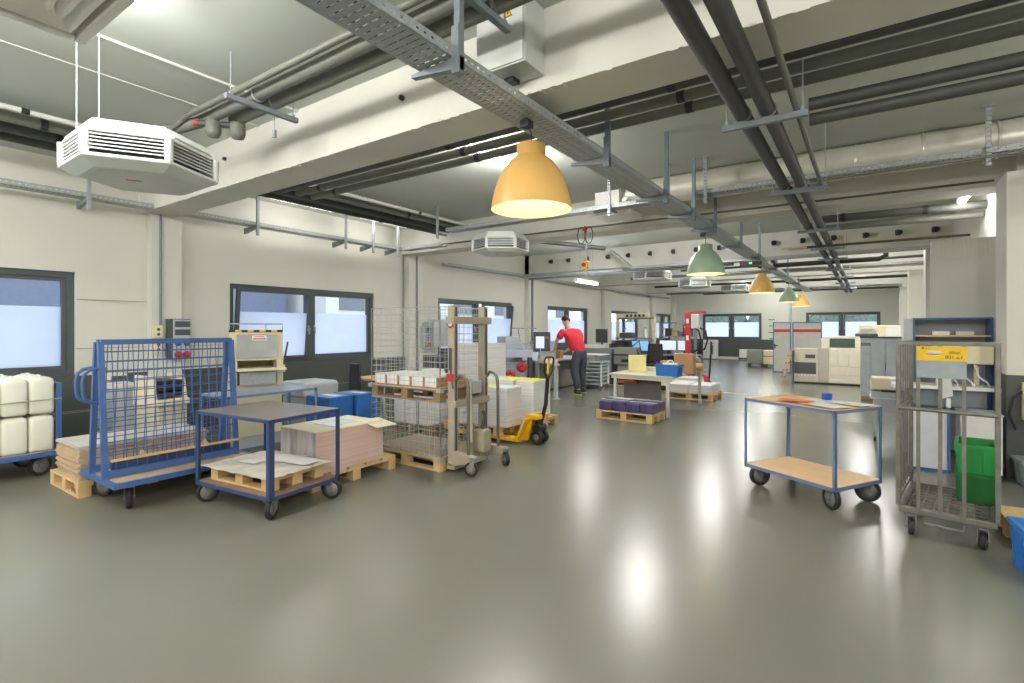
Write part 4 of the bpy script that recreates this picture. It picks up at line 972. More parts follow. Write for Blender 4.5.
MB().box(-.35, .6, -.3, .4, 0, 1.64).build('body', cream, t, bevel=.01); MB().box(.28, .60, -.34, -.3, 1.0, 1.6).build('white_panel', whitem, t); MB().box(-.02, .02, -.305, -.3, 1.45, 1.52).build('latch', greydark, t)
# grey printer tower
tg = mat('printer blue grey', C(190, 198, 206), .42)
t = thing('printer_tower', 'tall blue grey copier tower with paper drawers', 'copier', (.22, 14.0, 0), 0)
MB().box(-.36, .36, -.36, .36, .06, 1.34).build('body', tg, t, bevel=.008)
MB().box(-.37, .37, -.38, .37, 1.34, 1.37).build('top_edge', greydark, t)
for k in range(6): MB().box(-.35, -.17, -.372, -.36, .08 + k * .18, .245 + k * .18).build('drawer', tg, t, bevel=.003, seg=1)
MB().box(-.35, -.17, -.375, -.36, 1.17, 1.24).build('vent', greymid, t)
MB().box(-.155, .08, -.372, -.36, .08, 1.3).box(.1, .35, -.372, -.36, .08, 1.3).build('door', tg, t, bevel=.003, seg=1)
MB().box(.085, .095, -.376, -.36, .65, .8).box(-.16, -.15, -.376, -.36, .2, .5).build('door_grip', greydark, t)
MB().box(-.35, .1, -.36, .35, 0, .06).build('plinth', cardm, t)
t = thing('document_feeder', 'white document feeder tray on the grey copier tower', 'feeder', (-.02, 13.95, 1.371), 0)
MB().box(-.22, .2, -.2, .2, 0, .07).build('body', greymid, t, bevel=.02); MB().prism([(-.14, .07), (.18, .07), (.12, .17), (-.1, .17)], -.1, .1, 'Y').build('tray', whitem, t)
# desk printer on a stand
t = thing('desk_printer', 'cream desk printer on a pale stand with castor legs', 'printer', (.23, 8.92, .605), 0)
MB().box(-.2, .22, -.22, .22, .10, .26).build('body', cream, t, bevel=.015); MB().box(-.2, .22, -.24, .22, .0, .08).build('base', greylight, t, bevel=.01); MB().box(-.08, .2, -.26, -.2, .08, .10).build('paper_slot', blackm, t)
t = thing('printer_stand', 'pale printer stand on slim legs right of the plywood trolley', 'stand', (.26, 8.92, 0), 0)
MB().box(-.24, .26, -.27, .27, .585, .604).build('top', whitem, t); MB().box(-.2, .24, -.25, .25, .42, .58).build('drawer_box', greylight, t)
for x in (-.18, .2):
    for y in (-.22, .22): l = MB().box(x - .015, x + .015, y - .015, y + .015, .06, .585).build('leg', greylight, t); MB().lathe([(.001, -.015), (.03, -.015), (.03, .015), (.001, .015)], (x, y, .031), 10, 'X').build('castor', blackm, l)

# ------------------------------------------------------------------ plywood trolley with papers
tB = table_trolley('plywood_trolley', 'blue framed two tier trolley with beech plywood shelves', (-.457, 5.60, 0), math.radians(149.3), .92, .64, .86, .21, bluegrey_steel, wood_top, wood_top, r=.1, a=.026, inx=.08, iny=.07)
def on_b(dx, dy): # trolley-local to world
    a = math.radians(149.3); return (-.457 + dx * math.cos(a) - dy * math.sin(a), 5.60 + dx * math.sin(a) + dy * math.cos(a))
for k, (dx, dy, w, h, r, m, lab) in enumerate(((.01, .17, .26, .16, .3, orangem, 'orange card lying on the plywood trolley'), (-.08, -.12, .34, .22, .15, paperw, 'white sheet in middle of the plywood trolley top'), (-.26, .14, .34, .24, -.1, paperw, 'white sheet nearest the trolley front corner'), (-.3, -.14, .30, .22, .05, paperw, 'white sheet at the trolley end by roll cage'), (.02, .16, .24, .16, .5, papergrey, 'pale grey folded sheet under the orange card'))):
    x, y = on_b(dx, dy)
    tag(MB().cbox(0, 0, 0, w, h, .002).cbox(.01, .012, .002, w * .97, h * .97, .0015).build('paper_sheet' if k else 'card_sheet', m, loc=(x, y, .8615 + .004 * k * (k != 4) + (.02 if k == 0 else 0)), rz=math.radians(149.3) + r), lab, 'paper sheet')
x, y = on_b(-.04, -.20)
t = thing('blue_cup', 'small bright blue box standing among papers on plywood trolley', 'box', (x, y, .8715), .6)
MB().box(-.035, .035, -.03, .03, 0, .055).build('body', mat('bright blue', C(40, 90, 190), .4), t, bevel=.005); MB().box(-.036, .036, -.031, .031, .055, .06).build('lid', blue_steel, t)

# ------------------------------------------------------------------ roll cage with green crates
rcg = mat('worn steel', C(122, 120, 113), .42, .5, var=.18, scale=14)
t = thing('roll_cage', 'tall steel roll cage with yellow sign holding green crates', 'roll cage', (.52, 5.24, 0), -.145)
Wc, Dc = .55, .80
x0, x1, y0, y1 = -Wc / 2, Wc / 2, -.42, .45
frame_rect(MB(), x0, x1, y0, y1, .17, .215, .04).build('base_frame', rcg, t, bevel=.006)
g = MB()
for k in range(9): g.box(x0 + .03, x1 - .03, y0 + .05 + k * .09, y0 + .062 + k * .09, .195, .21)
for k in range(7): g.box(x0 + .05 + k * .074, x0 + .062 + k * .074, y0 + .03, y1 - .03, .19, .205)
g.build('floor_grid', rcg, t)
for x in (x0, x1):
    s = MB()
    for y in (y0 + .015, y1 - .015): s.box(x - .015, x + .015, y - .015, y + .015, .215, 1.45)
    s.box(x - .015, x + .015, y0 + .03, y1 - .03, 1.42, 1.45).box(x - .012, x + .012, y0 + .03, y1 - .03, .26, .285).box(x - .012, x + .012, y0 + .03, y1 - .03, .93, .955)
    s.build('side_frame', rcg, t, bevel=.004)
    s = MB()
    for k in range(1, 6): s.cyl((x, y0 + .015 + k * (y1 - y0 - .03) / 6, .285), (x, y0 + .015 + k * (y1 - y0 - .03) / 6, 1.43), .006, 6)
    s.build('side_bar', rcg, t)
# front gate with three uprights
MB().box(x0, x1, y0 - .002, y0 + .03, 1.425, 1.455).build('top_bar', rcg, t, bevel=.004)
MB().cyl((x0, y0, .955), (x1, y0, .95), .016, 10).build('middle_bar', rcg, t)
for x in (-.155, -.03, .10): MB().box(x - .012, x + .012, y0 - .004, y0 + .004, .21, 1.43).build('gate_bar', rcg, t)
MB().box(-.165, .115, y0 - .012, y0 - .006, 1.19, 1.42).build('sign_plate', mat('grey plate', C(150, 158, 162), .5, .2, var=.15), t)
sg = MB().box(-.165, .115, y0 - .0135, y0 - .012, 1.315, 1.42).build('yellow_sign', mat('sign yellow', C(228, 184, 24), .5, var=.1), t)
sgt = mat('sign ink', C(90, 84, 20), .6)
text('lettering', '■ ▪▪ ', .02, sgt, sg, (-.11, y0 - .0142, 1.405), (PI / 2, 0, 0))
text('lettering', '|||||||||||', .022, sgt, sg, (.05, y0 - .0142, 1.378), (PI / 2, 0, 0))
text('lettering', '801 a-f', .034, sgt, sg, (.045, y0 - .0142, 1.342), (PI / 2, 0, 0))
MB().lathe([(.001, 0), (.03, 0), (.03, .001), (.001, .001)], (-.065, y0 - .0146, 1.375), 18, 'Y').build('worn_patch', papergrey, sg); bpy.data.objects['worn_patch'].scale = (1.5, 1, .55); bpy.data.objects['worn_patch'].location = (.0325, 0, 1.375 * .45)
MB().tube([(-.12, y0 - .005, .16), (-.12, y0 - .01, .12), (.1, y0 - .01, .115), (.1, y0 - .005, .155)], .009, 6).build('foot_rail', rcg, t)
k = 0
for x, y in ((x0 + .07, y0 + .08), (x1 - .07, y0 + .08), (x0 + .07, y1 - .08), (x1 - .07, y1 - .08)):
    caster(t, x, y, .06, .17, rz=[1.7, 1.4, .5, .9][k], w=.035); k += 1
for k in range(2):
    t = thing('plastic_crate', ['lower green plastic crate in the roll cage', 'upper green plastic crate stacked in the roll cage'][k], 'crate', (.70, 5.42, .216 + k * .222), -.12)
    crate(t, .23, .36, .22, greenm if k else mat('dark green plastic', C(26, 96, 44), .45), .01, .95)
    if k: MB().box(-.124, -.05, -.186, -.18, .15, .2).box(.05, .124, -.186, -.18, .15, .2).build('grip', greenm, t)

# ------------------------------------------------------------------ shelf, collating machine and cabinets at the corner
t = thing('shelf_cabinet', 'blue framed grey open cabinet with a wooden shelf by the corner', 'shelf', (.83, 8.3, 0), 0)
MB().box(-.37, -.35, -.2, .2, 0, 1.68).box(.35, .37, -.2, .2, 0, 1.68).box(-.35, .35, -.2, .2, 1.66, 1.68).build('frame', blue_steel, t)
MB().box(-.35, .35, .18, .2, .03, 1.66).build('back_panel', greylight, t)
MB().box(-.35, .35, -.19, .18, 1.45, 1.468).build('shelf_board', wood_top, t)
MB().box(-.46, -.372, -.19, -.17, 0, 1.67).box(.372, .46, -.19, -.17, 0, 1.66).build('side_wing', greylight, t)
for k, x in enumerate((.73, .95)): 
    t = thing('paper_pack', 'white paper pack on the wooden shelf, %s' % ['nearer the shelf middle', 'nearer the corner column'][k], 'paper pack', (x, 8.22, 1.469), 0)
    MB().box(-.08, .08, -.1, .1, 0, .045).build('sheets', paperw, t); MB().box(-.082, .082, -.02, .02, -.0, .047).build('band', greymid, t)
t = thing('collating_machine', 'cream collating machine with curved paper guides behind the roll cage', 'machine', (.78, 7.74, 0), 0)
MB().box(-.55, .42, -.2, .2, .86, .90).build('table_top', whitem, t, bevel=.004)
MB().box(-.4, .3, -.12, .14, .66, .86).build('gear_box', greymid, t, bevel=.01)
MB().box(-.16, .36, -.08, .18, 1.15, 1.36).build('upper_housing', cream, t, bevel=.012)
MB().box(-.12, -.08, .1, .16, .90, 1.16).box(.22, .26, .1, .16, .90, 1.16).build('upright', cream, t)
for k in range(4): MB().tube([(-.2 + .13 * k, -.12, 1.15), (-.17 + .13 * k, -.16, 1.02), (-.10 + .13 * k, -.17, .96), (-.08 + .13 * k, -.16, .91)], .01, 6).build('paper_guide', papergrey, t)
MB().prism([(-.1, 1.0), (-.02, 1.02), (.0, .80), (-.1, .76)], -.24, -.2, 'Y').build('chute', papergrey, t)
for x in (-.48, .40):
    for y in (-.17, .17): MB().box(x - .015, x + .015, y - .015, y + .015, 0, .86).build('leg', greylight, t)
MB().bar((.40, -.17, .40), (.55, -.1, .78), .012, .012).build('brace', greylight, t)
t = thing('white_cabinet', 'white fronted blue edged cabinet below collating machine, behind roll cage', 'cabinet', (.6, 7.22, 0), 0)
MB().box(-.24, .10, -.02, .12, .03, .64).build('body', mat('cool white', C(206, 208, 214), .4), t, bevel=.004)
MB().box(-.25, .11, -.03, .12, 0, .03).box(.10, .125, -.035, .12, .03, .78).build('blue_edge', blue_steel, t); MB().box(.09, .128, -.04, .0, .70, .8).build('white_cap', whitem, t, bevel=.01)
t = thing('white_cabinet', 'white cabinet between the roll cage and the corner column', 'cabinet', (1.0, 7.30, 0), 0)
MB().box(-.2, .12, -.2, .2, .06, .66).build('body', mat('pale white', C(216, 216, 214), .4), t, bevel=.004)
MB().box(-.21, .13, -.205, .2, .16, .165).box(-.21, .13, -.21, .2, .655, .67).build('edge_strip', greylight, t)
for x in (-.17, .09): MB().lathe([(.001, -.012), (.028, -.012), (.028, .012), (.001, .012)], (x, -.15, .03), 10, 'X').build('castor', blackm, t)
for x in (-.17, .09): MB().box(x - .012, x + .012, -.17, -.13, .05, .07).build('castor_fork', greymid, t)
t = thing('grey_bin', 'grey tapered plastic bin at the foot of the corner column', 'bin', (1.40, 7.10, 0), .1)
crate(t, .36, .28, .26, mat('grey bin plastic', C(128, 134, 138), .45), .012, .85)
t = thing('wall_box', 'cream wall box with cable hung on the corner column', 'wall box', (1.36, 7.3, .62), 0)
MB().box(-.07, .12, -.09, 0, 0, .38).build('housing', cream, t, bevel=.008); MB().tube([(-.05, -.04, .3), (-.14, -.05, .22), (-.17, -.05, .05), (-.12, -.05, -.1)], .012, 6).build('cable', blackm, t)
# pallet and blue crate at the right edge
pallet('pallet', 'pale wooden pallet at the right edge behind the blue crate', (1.25, 5.30, 0), .82, .62, .05, pine, .144, boards=4)
t = thing('plastic_crate', 'blue plastic crate full of paper at the right edge', 'crate', (1.075, 4.52, .0), .10)
crate(t, .56, .42, .30, bluepl, .014, .95)
tag(MB().cbox(0, 0, 0, .44, .30, .2).build('paper_ream', paperw, loc=(1.075, 4.52, .13), rz=.10), 'white paper filling the blue crate at the right edge', 'paper ream')
# ------------------------------------------------------------------ overhead services
def pipe(name, label, pts, r, m, cat='pipe', group=None, rings=None, n=12):
    if rings:
        t = thing(name, label, cat, pts[0], 0, group); o = Vector(pts[0])
        MB().tube([Vector(p) - o for p in pts], r, n).build('pipe_body', m, t)
        a = Vector(pts[0]); b = Vector(pts[-1]); d = (b - a).normalized()
        for s in rings: MB().cyl(d * (s - .03), d * (s + .03), r * 1.12, n).build('joint_ring', blackm, t)
        return t
    return tag(MB().tube(pts, r, n).build(name, m), label, cat, group)

# long cable tray along the hall, slotted sheet bottom, with brackets
def tray(name, label, a, b, w, h, m, axis, cables=0):
    """slotted cable tray from a to b (both (x,y,z) on the tray's centre line)"""
    a = Vector(a); b = Vector(b); Ln = (b - a).length
    t = thing(name, label, 'cable tray', a, math.atan2(b.y - a.y, b.x - a.x))
    s = MB()
    for k in (-1, 1):
        y = k * w / 2
        s.box(0, Ln, min(y, y - k * .002), max(y, y - k * .002), 0, h * .38).box(0, Ln, min(y, y - k * .002), max(y, y - k * .002), h * .6, h)
        x = 0
        while x < Ln: s.box(x, min(Ln, x + .036), min(y, y - k * .002), max(y, y - k * .002), h * .38, h * .6); x += .055
        s.box(0, Ln, min(y, y - k * .012), max(y, y - k * .012), h - .002, h)
    s.build('side_rail', m, t)
    p = MB(); p.box(0, Ln, -w / 2, -w / 2 + .02, 0, .002).box(0, Ln, w / 2 - .02, w / 2, 0, .002).box(0, Ln, -.008, .008, 0, .002)
    x = 0
    while x < Ln: p.box(x, min(Ln, x + .040), -w / 2 + .02, w / 2 - .02, .0002, .0018); x += .048
    p.build('slotted_base', m, t)
    c = MB()
    for k in range(cables):
        y = -w / 2 + .03 + (w - .06) * (k + .5) / cables
        c.tube([(Ln * i / 12, y + random.uniform(-.012, .012), .012) for i in range(13)], .009, 6)
    if cables: c.build('cable', blackm, t)
    return t
TX, TZ = -2.02, 3.05
tray('cable_tray', 'long zinc cable tray running down the hall above the pendant lamps', (TX, .3, TZ), (TX, 24.5, TZ), .27, .06, zinc, 'y', 3)
for i, y in enumerate((2.18, 4.16, 5.75, 6.85, 8.0, 9.9, 11.8, 14.2, 16.4, 19.2)):
    t = thing('tray_hanger', 'zinc hanger under the long cable tray, %s one along from camera' % ORD[i], 'hanger', (TX, y, TZ), 0, 'hangers of the long cable tray')
    zt = CZ - TZ
    MB().box(.14, .18, -.02, .02, -.10, zt).box(.135, .185, -.035, -.02, -.10, .16).build('post', strutm, t)
    MB().prism([(-.19, -.012), (.18, -.002), (.18, -.075), (-.19, -.03)], -.02, .02, 'Y').build('arm', strutm, t)
# cross tray along X and its hangers
tray('cable_tray', 'zinc cable tray crossing the hall above the long tray, left half', (-6.2, 7.0, 3.28), (-2.3, 7.0, 3.29), .20, .06, zinc, 'x', 2)
tray('cable_tray', 'zinc cable tray crossing the hall below the foil duct, right half', (-1.85, 7.0, 3.29), (4.5, 7.0, 3.29), .20, .06, zinc, 'x', 2)
for i, (x, lab) in enumerate(((-6.37, 'white slotted hanger post left of the hanging heater'), (-3.05, 'white slotted hanger post beside the white duct box'), (-2.2, 'slotted hanger post left of the tray crossing'), (-1.72, 'slotted hanger post right of the tray crossing'), (.98, 'white slotted hanger post below the foil duct near the corner'))):
    t = thing('hanger_post', lab, 'hanger', (x, 6.87, 3.16), 0, 'hanger posts of the crossing tray')
    p = MB().box(-.02, -.016, -.015, .015, 0, CZ - 3.16).box(.016, .02, -.015, .015, 0, CZ - 3.16)
    z = 0
    while z < .56: p.box(-.016, .016, -.015, -.011, z, z + .03); z += .045
    p.build('post', zinc, t); MB().box(-.05, .05, -.03, .03, CZ - 3.16 - .008, CZ - 3.16).build('ceiling_plate', zinc, t)
    MB().box(-.02, .02, .015, .24, .08, .105).build('arm', strutm, t)
# wall tray on the left
tray('cable_tray', 'zinc cable tray on brackets along the left wall above the windows', (-8.2, -1.5, 3.2), (-8.2, 7.75, 3.2), .22, .06, zinc, 'y', 2)
tray('cable_tray', 'short zinc cable tray turning off the wall tray at the second beam', (-8.1, 7.75, 3.2), (-7.0, 7.75, 3.2), .22, .06, zinc, 'x')
for i, y in enumerate((.9, 2.32, 4.5, 6.2, 6.85, 7.5)):
    t = thing('wall_bracket', 'bracket under the left wall cable tray, %s one along from camera' % ORD[i], 'bracket', (-8.2, y, 3.2), 0, 'brackets of the wall tray')
    MB().box(.12, .155, -.02, .02, -.16, CZ - 3.2).build('post', zinc, t); MB().prism([(-.25, -.004), (.12, -.004), (.12, -.035), (-.25, -.10)], -.02, .02, 'Y').build('arm', strutm, t)
# four lagged pipes by the left wall
for k, (x, r, m, lab) in enumerate(((-6.55, .025, whitem, 'slim white pipe along the ceiling over the left windows'), (-6.85, .055, lagging2, 'grey lagged pipe next to slim white pipe near left wall'), (-7.2, .06, lagging, 'dark lagged pipe third from the left wall'), (-7.55, .055, lagging, 'dark lagged pipe nearest the left wall'))):
    pipe('ceiling_pipe', lab, [(x, -1, 3.6), (x, 8.1, 3.6)], r, m, rings=[2.4 + .2 * k, 5.2, 7.6], group='pipes along the left wall')
# pipes before the first beam
for k, (y, z, r, m, lab) in enumerate(((2.20, 3.50, .026, lagging2, 'slim grey pipe before the big beam'), (2.33, 3.49, .052, lagging2, 'lagged grey pipe before the big beam, middle of three'), (2.48, 3.48, .055, lagging2, 'lagged grey pipe nearest the big beam front face'))):
    xe = (-5.15, -4.98, -4.85)[k]
    pts = [(4.5, y, z), (xe, y, z)]
    if k == 1: pts += [(xe - .07, y, z + .0), (xe - .13, y - .04, z - .03), (xe - .45, y - .1, z - .04), (xe - .55, y - .2, z - .06), (xe - .6, y - .32, z - .12)]
    if k == 0: pts += [(xe - .1, y, z - .03), (xe - .3, y - .02, z - .08)]
    pipe('ceiling_pipe', lab, pts, r, m)
for k, (x, y) in enumerate(((-4.92, 2.33), (-4.78, 2.48))):
    t = thing('valve', ['lagged pipe valve with red cap above the hanging heater', 'lagged pipe valve without cap near the beam face'][k], 'valve', (x, y, 3.40), 0)
    MB().lathe([(.001, -.11), (.05, -.10), (.065, -.06), (.065, .03), (.045, .06), (.001, .07)], (0, 0, 0), 16).build('body', lagging2, t); MB().cyl((-.04, -.03, .02), (-.1, -.09, .02), .03, 10).build('bonnet', lagging, t)
    MB().cyl((-.09, -.08, .02), (-.12, -.11, .02), .026, 10).build('cap', redm if k == 0 else lagging, t)
for k, (x, y0, y1, lab) in enumerate(((-4.16, 2.06, 2.68, 'zinc strut carrying the grey pipes over the first heater'), (-1.82, 2.02, 2.60, 'zinc strut carrying the grey pipes beside the electrical cabinet'))):
    t = thing('strut_hanger', lab, 'strut', (x, 0, 3.385), 0)
    MB().box(-.02, .02, y0, y1, -.02, .02).build('channel', strutm, t)
    for y in (y0 + .04, y1 - .04): MB().cyl((0, y, .02), (0, y, CZ - 3.385), .005, 6).box(-.012, .012, y - .012, y + .012, .02, .04).build('threaded_rod', zinc, t)
    for y in (2.33, 2.48): MB().lathe([(.058, -.012), (.064, -.012), (.064, .012), (.058, .012)], (0, y, .108), 14, 'X', close=True).build('pipe_clamp', zinc, t)
    if k == 0: MB().cyl((-.02, y1 - .2, -.02), (-.02, y1 - .2, -.14), .004, 6).cyl((-.02, y1 - .2, -.14), (-.02, y1 - .2, -.20), .018, 8).build('drop_hook', strutm, t)
# electrical cabinet on the beam
t = thing('electrical_cabinet', 'grey electrical cabinet with yellow warning triangle on the big beam', 'electrical cabinet', (-2.03, 2.93, 3.52), 0)
MB().box(-.2, .2, -.13, .118, -.23, .225).build('housing', mat('cabinet grey', C(196, 200, 196), .45), t, bevel=.006)
MB().box(-.19, .19, -.142, -.13, -.22, .22).build('door', mat('cabinet door grey', C(202, 205, 200), .45), t, bevel=.004)
wt = MB().prism([(-.035, -.03), (.035, -.03), (0, .032)], -.145, -.142, 'Y').build('warning_sign', blackm, t); wt.location = (.075, 0, .115)
MB().prism([(-.030, -.027), (.030, -.027), (0, .026)], -.1465, -.145, 'Y').build('yellow_face', mat('warning yellow', C(248, 170, 20), .5), wt)
MB().prism([(.004, .014), (-.008, -.006), (0, -.004), (-.004, -.022), (.009, .0), (.001, -.002)], -.1475, -.1465, 'Y').build('lightning_mark', blackm, wt)
MB().box(-.06, .02, .0, .08, -.26, -.23).build('cable_gland', blackm, t)
tag(MB().lathe([(.001, -.03), (.022, -.03), (.022, 0), (.001, 0)], (0, 0, 0), 12, 'Y').build('wall_plug', blackm, loc=(-3.22, 3.049, 3.485)), 'black round plug set in the beam face beside the long tray', 'plug')
tag(MB().lathe([(.001, -.03), (.022, -.03), (.022, 0), (.001, 0)], (0, 0, 0), 12, 'Y').build('wall_plug', blackm, loc=(-6.15, 3.049, 3.52)), 'black round plug set in the beam face near the left heater', 'plug')
# three lagged pipes behind the first beam
for k, (y, m) in enumerate(((3.84, lagging), (4.07, lagging2), (4.30, lagging2))):
    pipe('ceiling_pipe', 'lagged pipe running behind big beam, %s' % ['nearest the beam', 'middle of three', 'farthest from the beam'][k], [(4.8, y, 3.36), (-6.3, y, 3.36)], .042, m, rings=[1.6 + .2 * k, 3.5 + .2 * k, 6.0, 8.2, 10.6], group='pipes behind the big beam')
# two thick pipes along the hall
for k, x in enumerate((-.735, -.575)):
    pipe('ceiling_pipe', 'thick dark lagged pipe running down the hall, %s' % ['nearer the pendant lamps', 'nearer the right wall'][k], [(x, .6, 3.07), (x, 25.5, 3.07)], .052, lagging, rings=[5.8, 8.2, 13.0, 18.5], group='thick pipes down the hall')
pipe('conduit_pipe', 'slim grey pipe beside the thick dark pipes, turning at strut', [(-.41, .6, 3.08), (-.41, 5.5, 3.08), (-.41, 6.5, 3.10)], .02, lagging2)
pipe('hanging_conduit', 'slim grey pipe running right below the foil duct', [(-.42, 6.55, 3.17), (4.5, 6.55, 3.17)], .016, lagging2)
for k, (y, z) in enumerate(((4.15, 3.115), (4.20, 3.025))):
    pipe('ceiling_pipe', 'dark lagged branch pipe leaving the thick pipes to the right, %s' % ['upper front one', 'lower rear one'][k], [(-.34, y, z), (4.8, y, z)], .043, lagging)
for i, y in enumerate((3.95, 6.15, 8.8, 10.9, 12.6, 15.0, 17.2, 19.6, 22.0)):
    t = thing('strut_hanger', 'zinc strut under the thick hall pipes, %s one along from camera' % ORD[i], 'strut', (-.6, y, 2.99), 0, 'struts of the thick hall pipes')
    MB().box(-.27, .27, -.02, .02, -.02, .02).build('channel', strutm, t)
    for x in (-.24, .24): MB().cyl((x, 0, .02), (x, 0, CZ - 2.99 if not 8.0 < y < 8.7 else .2), .005, 6).box(x - .01, x + .01, -.01, .01, .02, .05).build('threaded_rod', zinc, t)
    for x in (-.135, .025): MB().lathe([(.053, -.012), (.060, -.012), (.060, .012), (.053, .012)], (x, 0, .08), 14, 'Y', close=True).build('pipe_clamp', zinc, t)
# foil duct with plenum box
foil = mat('aluminium foil lagging', C(226, 224, 212), .32, .35, var=.12, scale=3, bump=.5, bscale=5)
t = thing('air_duct', 'large round foil wrapped air duct crossing below the ceiling', 'duct', (-2.95, 7.42, 3.55), 0)
pts = [(i * .25, 0, 0) for i in range(31)]
MB().tube(pts, .2, 24, True, [.19 + random.uniform(-.006, .006) for _ in pts]).build('duct_body', foil, t)
for k in range(12): MB().lathe([(.193, -.012), (.198, -.012), (.198, .012), (.193, .012)], (.35 + k * .62, 0, 0), 24, 'X', close=True).build('foil_tape', mat('foil tape', C(226, 224, 214), .3, .5) if k == 0 else bpy.data.materials['foil tape'], t)
t = thing('hanging_duct_box', 'white air plenum box hung at the end of the foil duct', 'duct box', (-3.22, 7.42, 3.32), 0)
MB().box(-.22, .17, -.2, .2, .06, .30).build('plenum', whitem, t, bevel=.006); MB().box(-.23, .38, -.25, .25, -.08, -.02).box(-.1, .1, -.1, .1, -.02, .06).build('diffuser', whitem, t, bevel=.01)
MB().cyl((.17, 0, .17), (.27, 0, .18), .12, 18).build('flexible_collar', foil, t)
for x in (-.15, .12): MB().cyl((x, 0, .3), (x, 0, CZ - 3.32), .006, 6).build('threaded_rod', zinc, t)

# octagonal ceiling heaters
heatw = mat('heater white', C(208, 211, 208), .45, var=.02)
def octo(label, loc, R, h, rods=((-.3, -.1), (.3, .1)), rz=0.0, n_=8):
    t = thing('ceiling_heater', label, 'ceiling heater', loc, rz, None)
    a0 = PI / n_
    MB().lathe([(.001, -.05), (R * .72, -.05), (R * .78, -.045), (R * .97, -.005), (R, 0), (R, .02), (R * .97, .025), (.001, .025)], (0, 0, 0), n_, smooth=False, a0=a0).build('bottom_tray', heatw, t, bevel=.006)
    MB().lathe([(.001, h), (R * .80, h), (R * .84, h - .01), (R * .96, h * .66), (R * .96, h * .62), (.001, h * .62)], (0, 0, 0), n_, smooth=False, a0=a0).build('top_hood', heatw, t)
    MB().lathe([(R * .74, .025), (R * .74, h * .62)], (0, 0, 0), n_, smooth=False, a0=a0).build('inner_core', greydark, t)
    n = 5
    for k in range(n_):
        a = a0 + k * 2 * PI / n_; c = Vector((math.cos(a), math.sin(a), 0)); d = Vector((math.cos(a + 2 * PI / n_), math.sin(a + 2 * PI / n_), 0))
        MB().tube([c * R * .95 + Vector((0, 0, .02)), c * R * .95 + Vector((0, 0, h * .64))], R * .055, 10).build('corner_post', heatw, t)
        lv = MB()
        for j in range(n):
            z = .045 + (h * .62 - .05) * (j + .3) / n
            p = c * R * .95; q = d * R * .95; o = (p + q).normalized() * .045
            e = (h * .6) / n * .45
            vs = [p + Vector((0, 0, z + e)) - o, q + Vector((0, 0, z + e)) - o, q + Vector((0, 0, z)), p + Vector((0, 0, z))]
            vs += [v + Vector((0, 0, .008)) for v in vs]
            lv.add(vs, [(3, 2, 1, 0), (4, 5, 6, 7), (0, 1, 5, 4), (1, 2, 6, 5), (2, 3, 7, 6), (3, 0, 4, 7)])
        lv.build('louvre', heatw, t)
        # vents in the sloping hood
        hv = MB()
        for j in range(2):
            f0 = .93 - .055 * j; z0 = h * .70 + .08 * h * j
            p = c * R * f0 * .9 + d * R * f0 * .1; q = c * R * f0 * .1 + d * R * f0 * .9
            hv.bar(p + Vector((0, 0, z0 + .012)), q + Vector((0, 0, z0 + .012)), .012, .008)
        hv.build('hood_vent', papergrey, t)
    m = MB().cbox(0, 0, 0, .09, .022, .003).build('red_badge', redm, t); m.location = (.06, -.04, -.051); m.rotation_euler.z = PI / 2
    for x, y in rods:
        MB().cyl((x, y, h * .9), (x, y, CZ - loc[2]), .004, 6).build('threaded_rod', heatw, t)
    return t
octo('large white hexagonal ceiling heater hung before the big beam', (-4.34, 1.56, 2.655), .485, .27, rods=[(-.014, -.383), (.112, -.224)], rz=-PI / 3 - .02 + PI / 6, n_=6)
octo('white hexagonal ceiling heater hung near the second pilaster', (-5.25, 7.25, 2.88), .50, .30, rz=-.92, n_=6)
octo('white hexagonal ceiling heater hanging over the person and cutter', (-4.90, 13.9, 2.90), .52, .30, n_=6)
octo('white hexagonal ceiling heater hanging over the computer desks', (-4.62, 17.1, 2.90), .52, .30, n_=6)
octo('white hexagonal ceiling heater farthest away, before the far wall windows', (-4.05, 20.3, 2.92), .52, .30, n_=6)
# square ceiling diffuser at the upper left
t = thing('ceiling_diffuser', 'square white slatted air diffuser hung at the upper left corner', 'diffuser', (-2.78, .37, 3.02), 0)
MB().box(-.55, .55, -.55, .55, .06, .30).build('casing', whitem, t, bevel=.008)
frame_rect(MB(), -.58, .58, -.58, .58, 0, .06, .05).build('rim', whitem, t, bevel=.01)
for k in range(8):
    s = .50 - k * .06
    l = MB(); 
    for a in range(4):
        M = Matrix.Rotation(a * PI / 2, 4, 'Z')
        vs = [(-s, s, .005), (s, s, .005), (s - .03, s - .05, .045), (-s + .03, s - .05, .045), (-s, s, .011), (s, s, .011), (s - .03, s - .05, .051), (-s + .03, s - .05, .051)]
        l.add([M @ Vector(v) for v in vs], [(3, 2, 1, 0), (4, 5, 6, 7), (0, 1, 5, 4), (1, 2, 6, 5), (2, 3, 7, 6), (3, 0, 4, 7)])
    l.build('slat_ring', whitem, t)
for x in (-.5, .5):
    for y in (-.5, .5): MB().cyl((x, y, .3), (x, y, CZ - 3.02), .006, 6).build('threaded_rod', whitem, t)

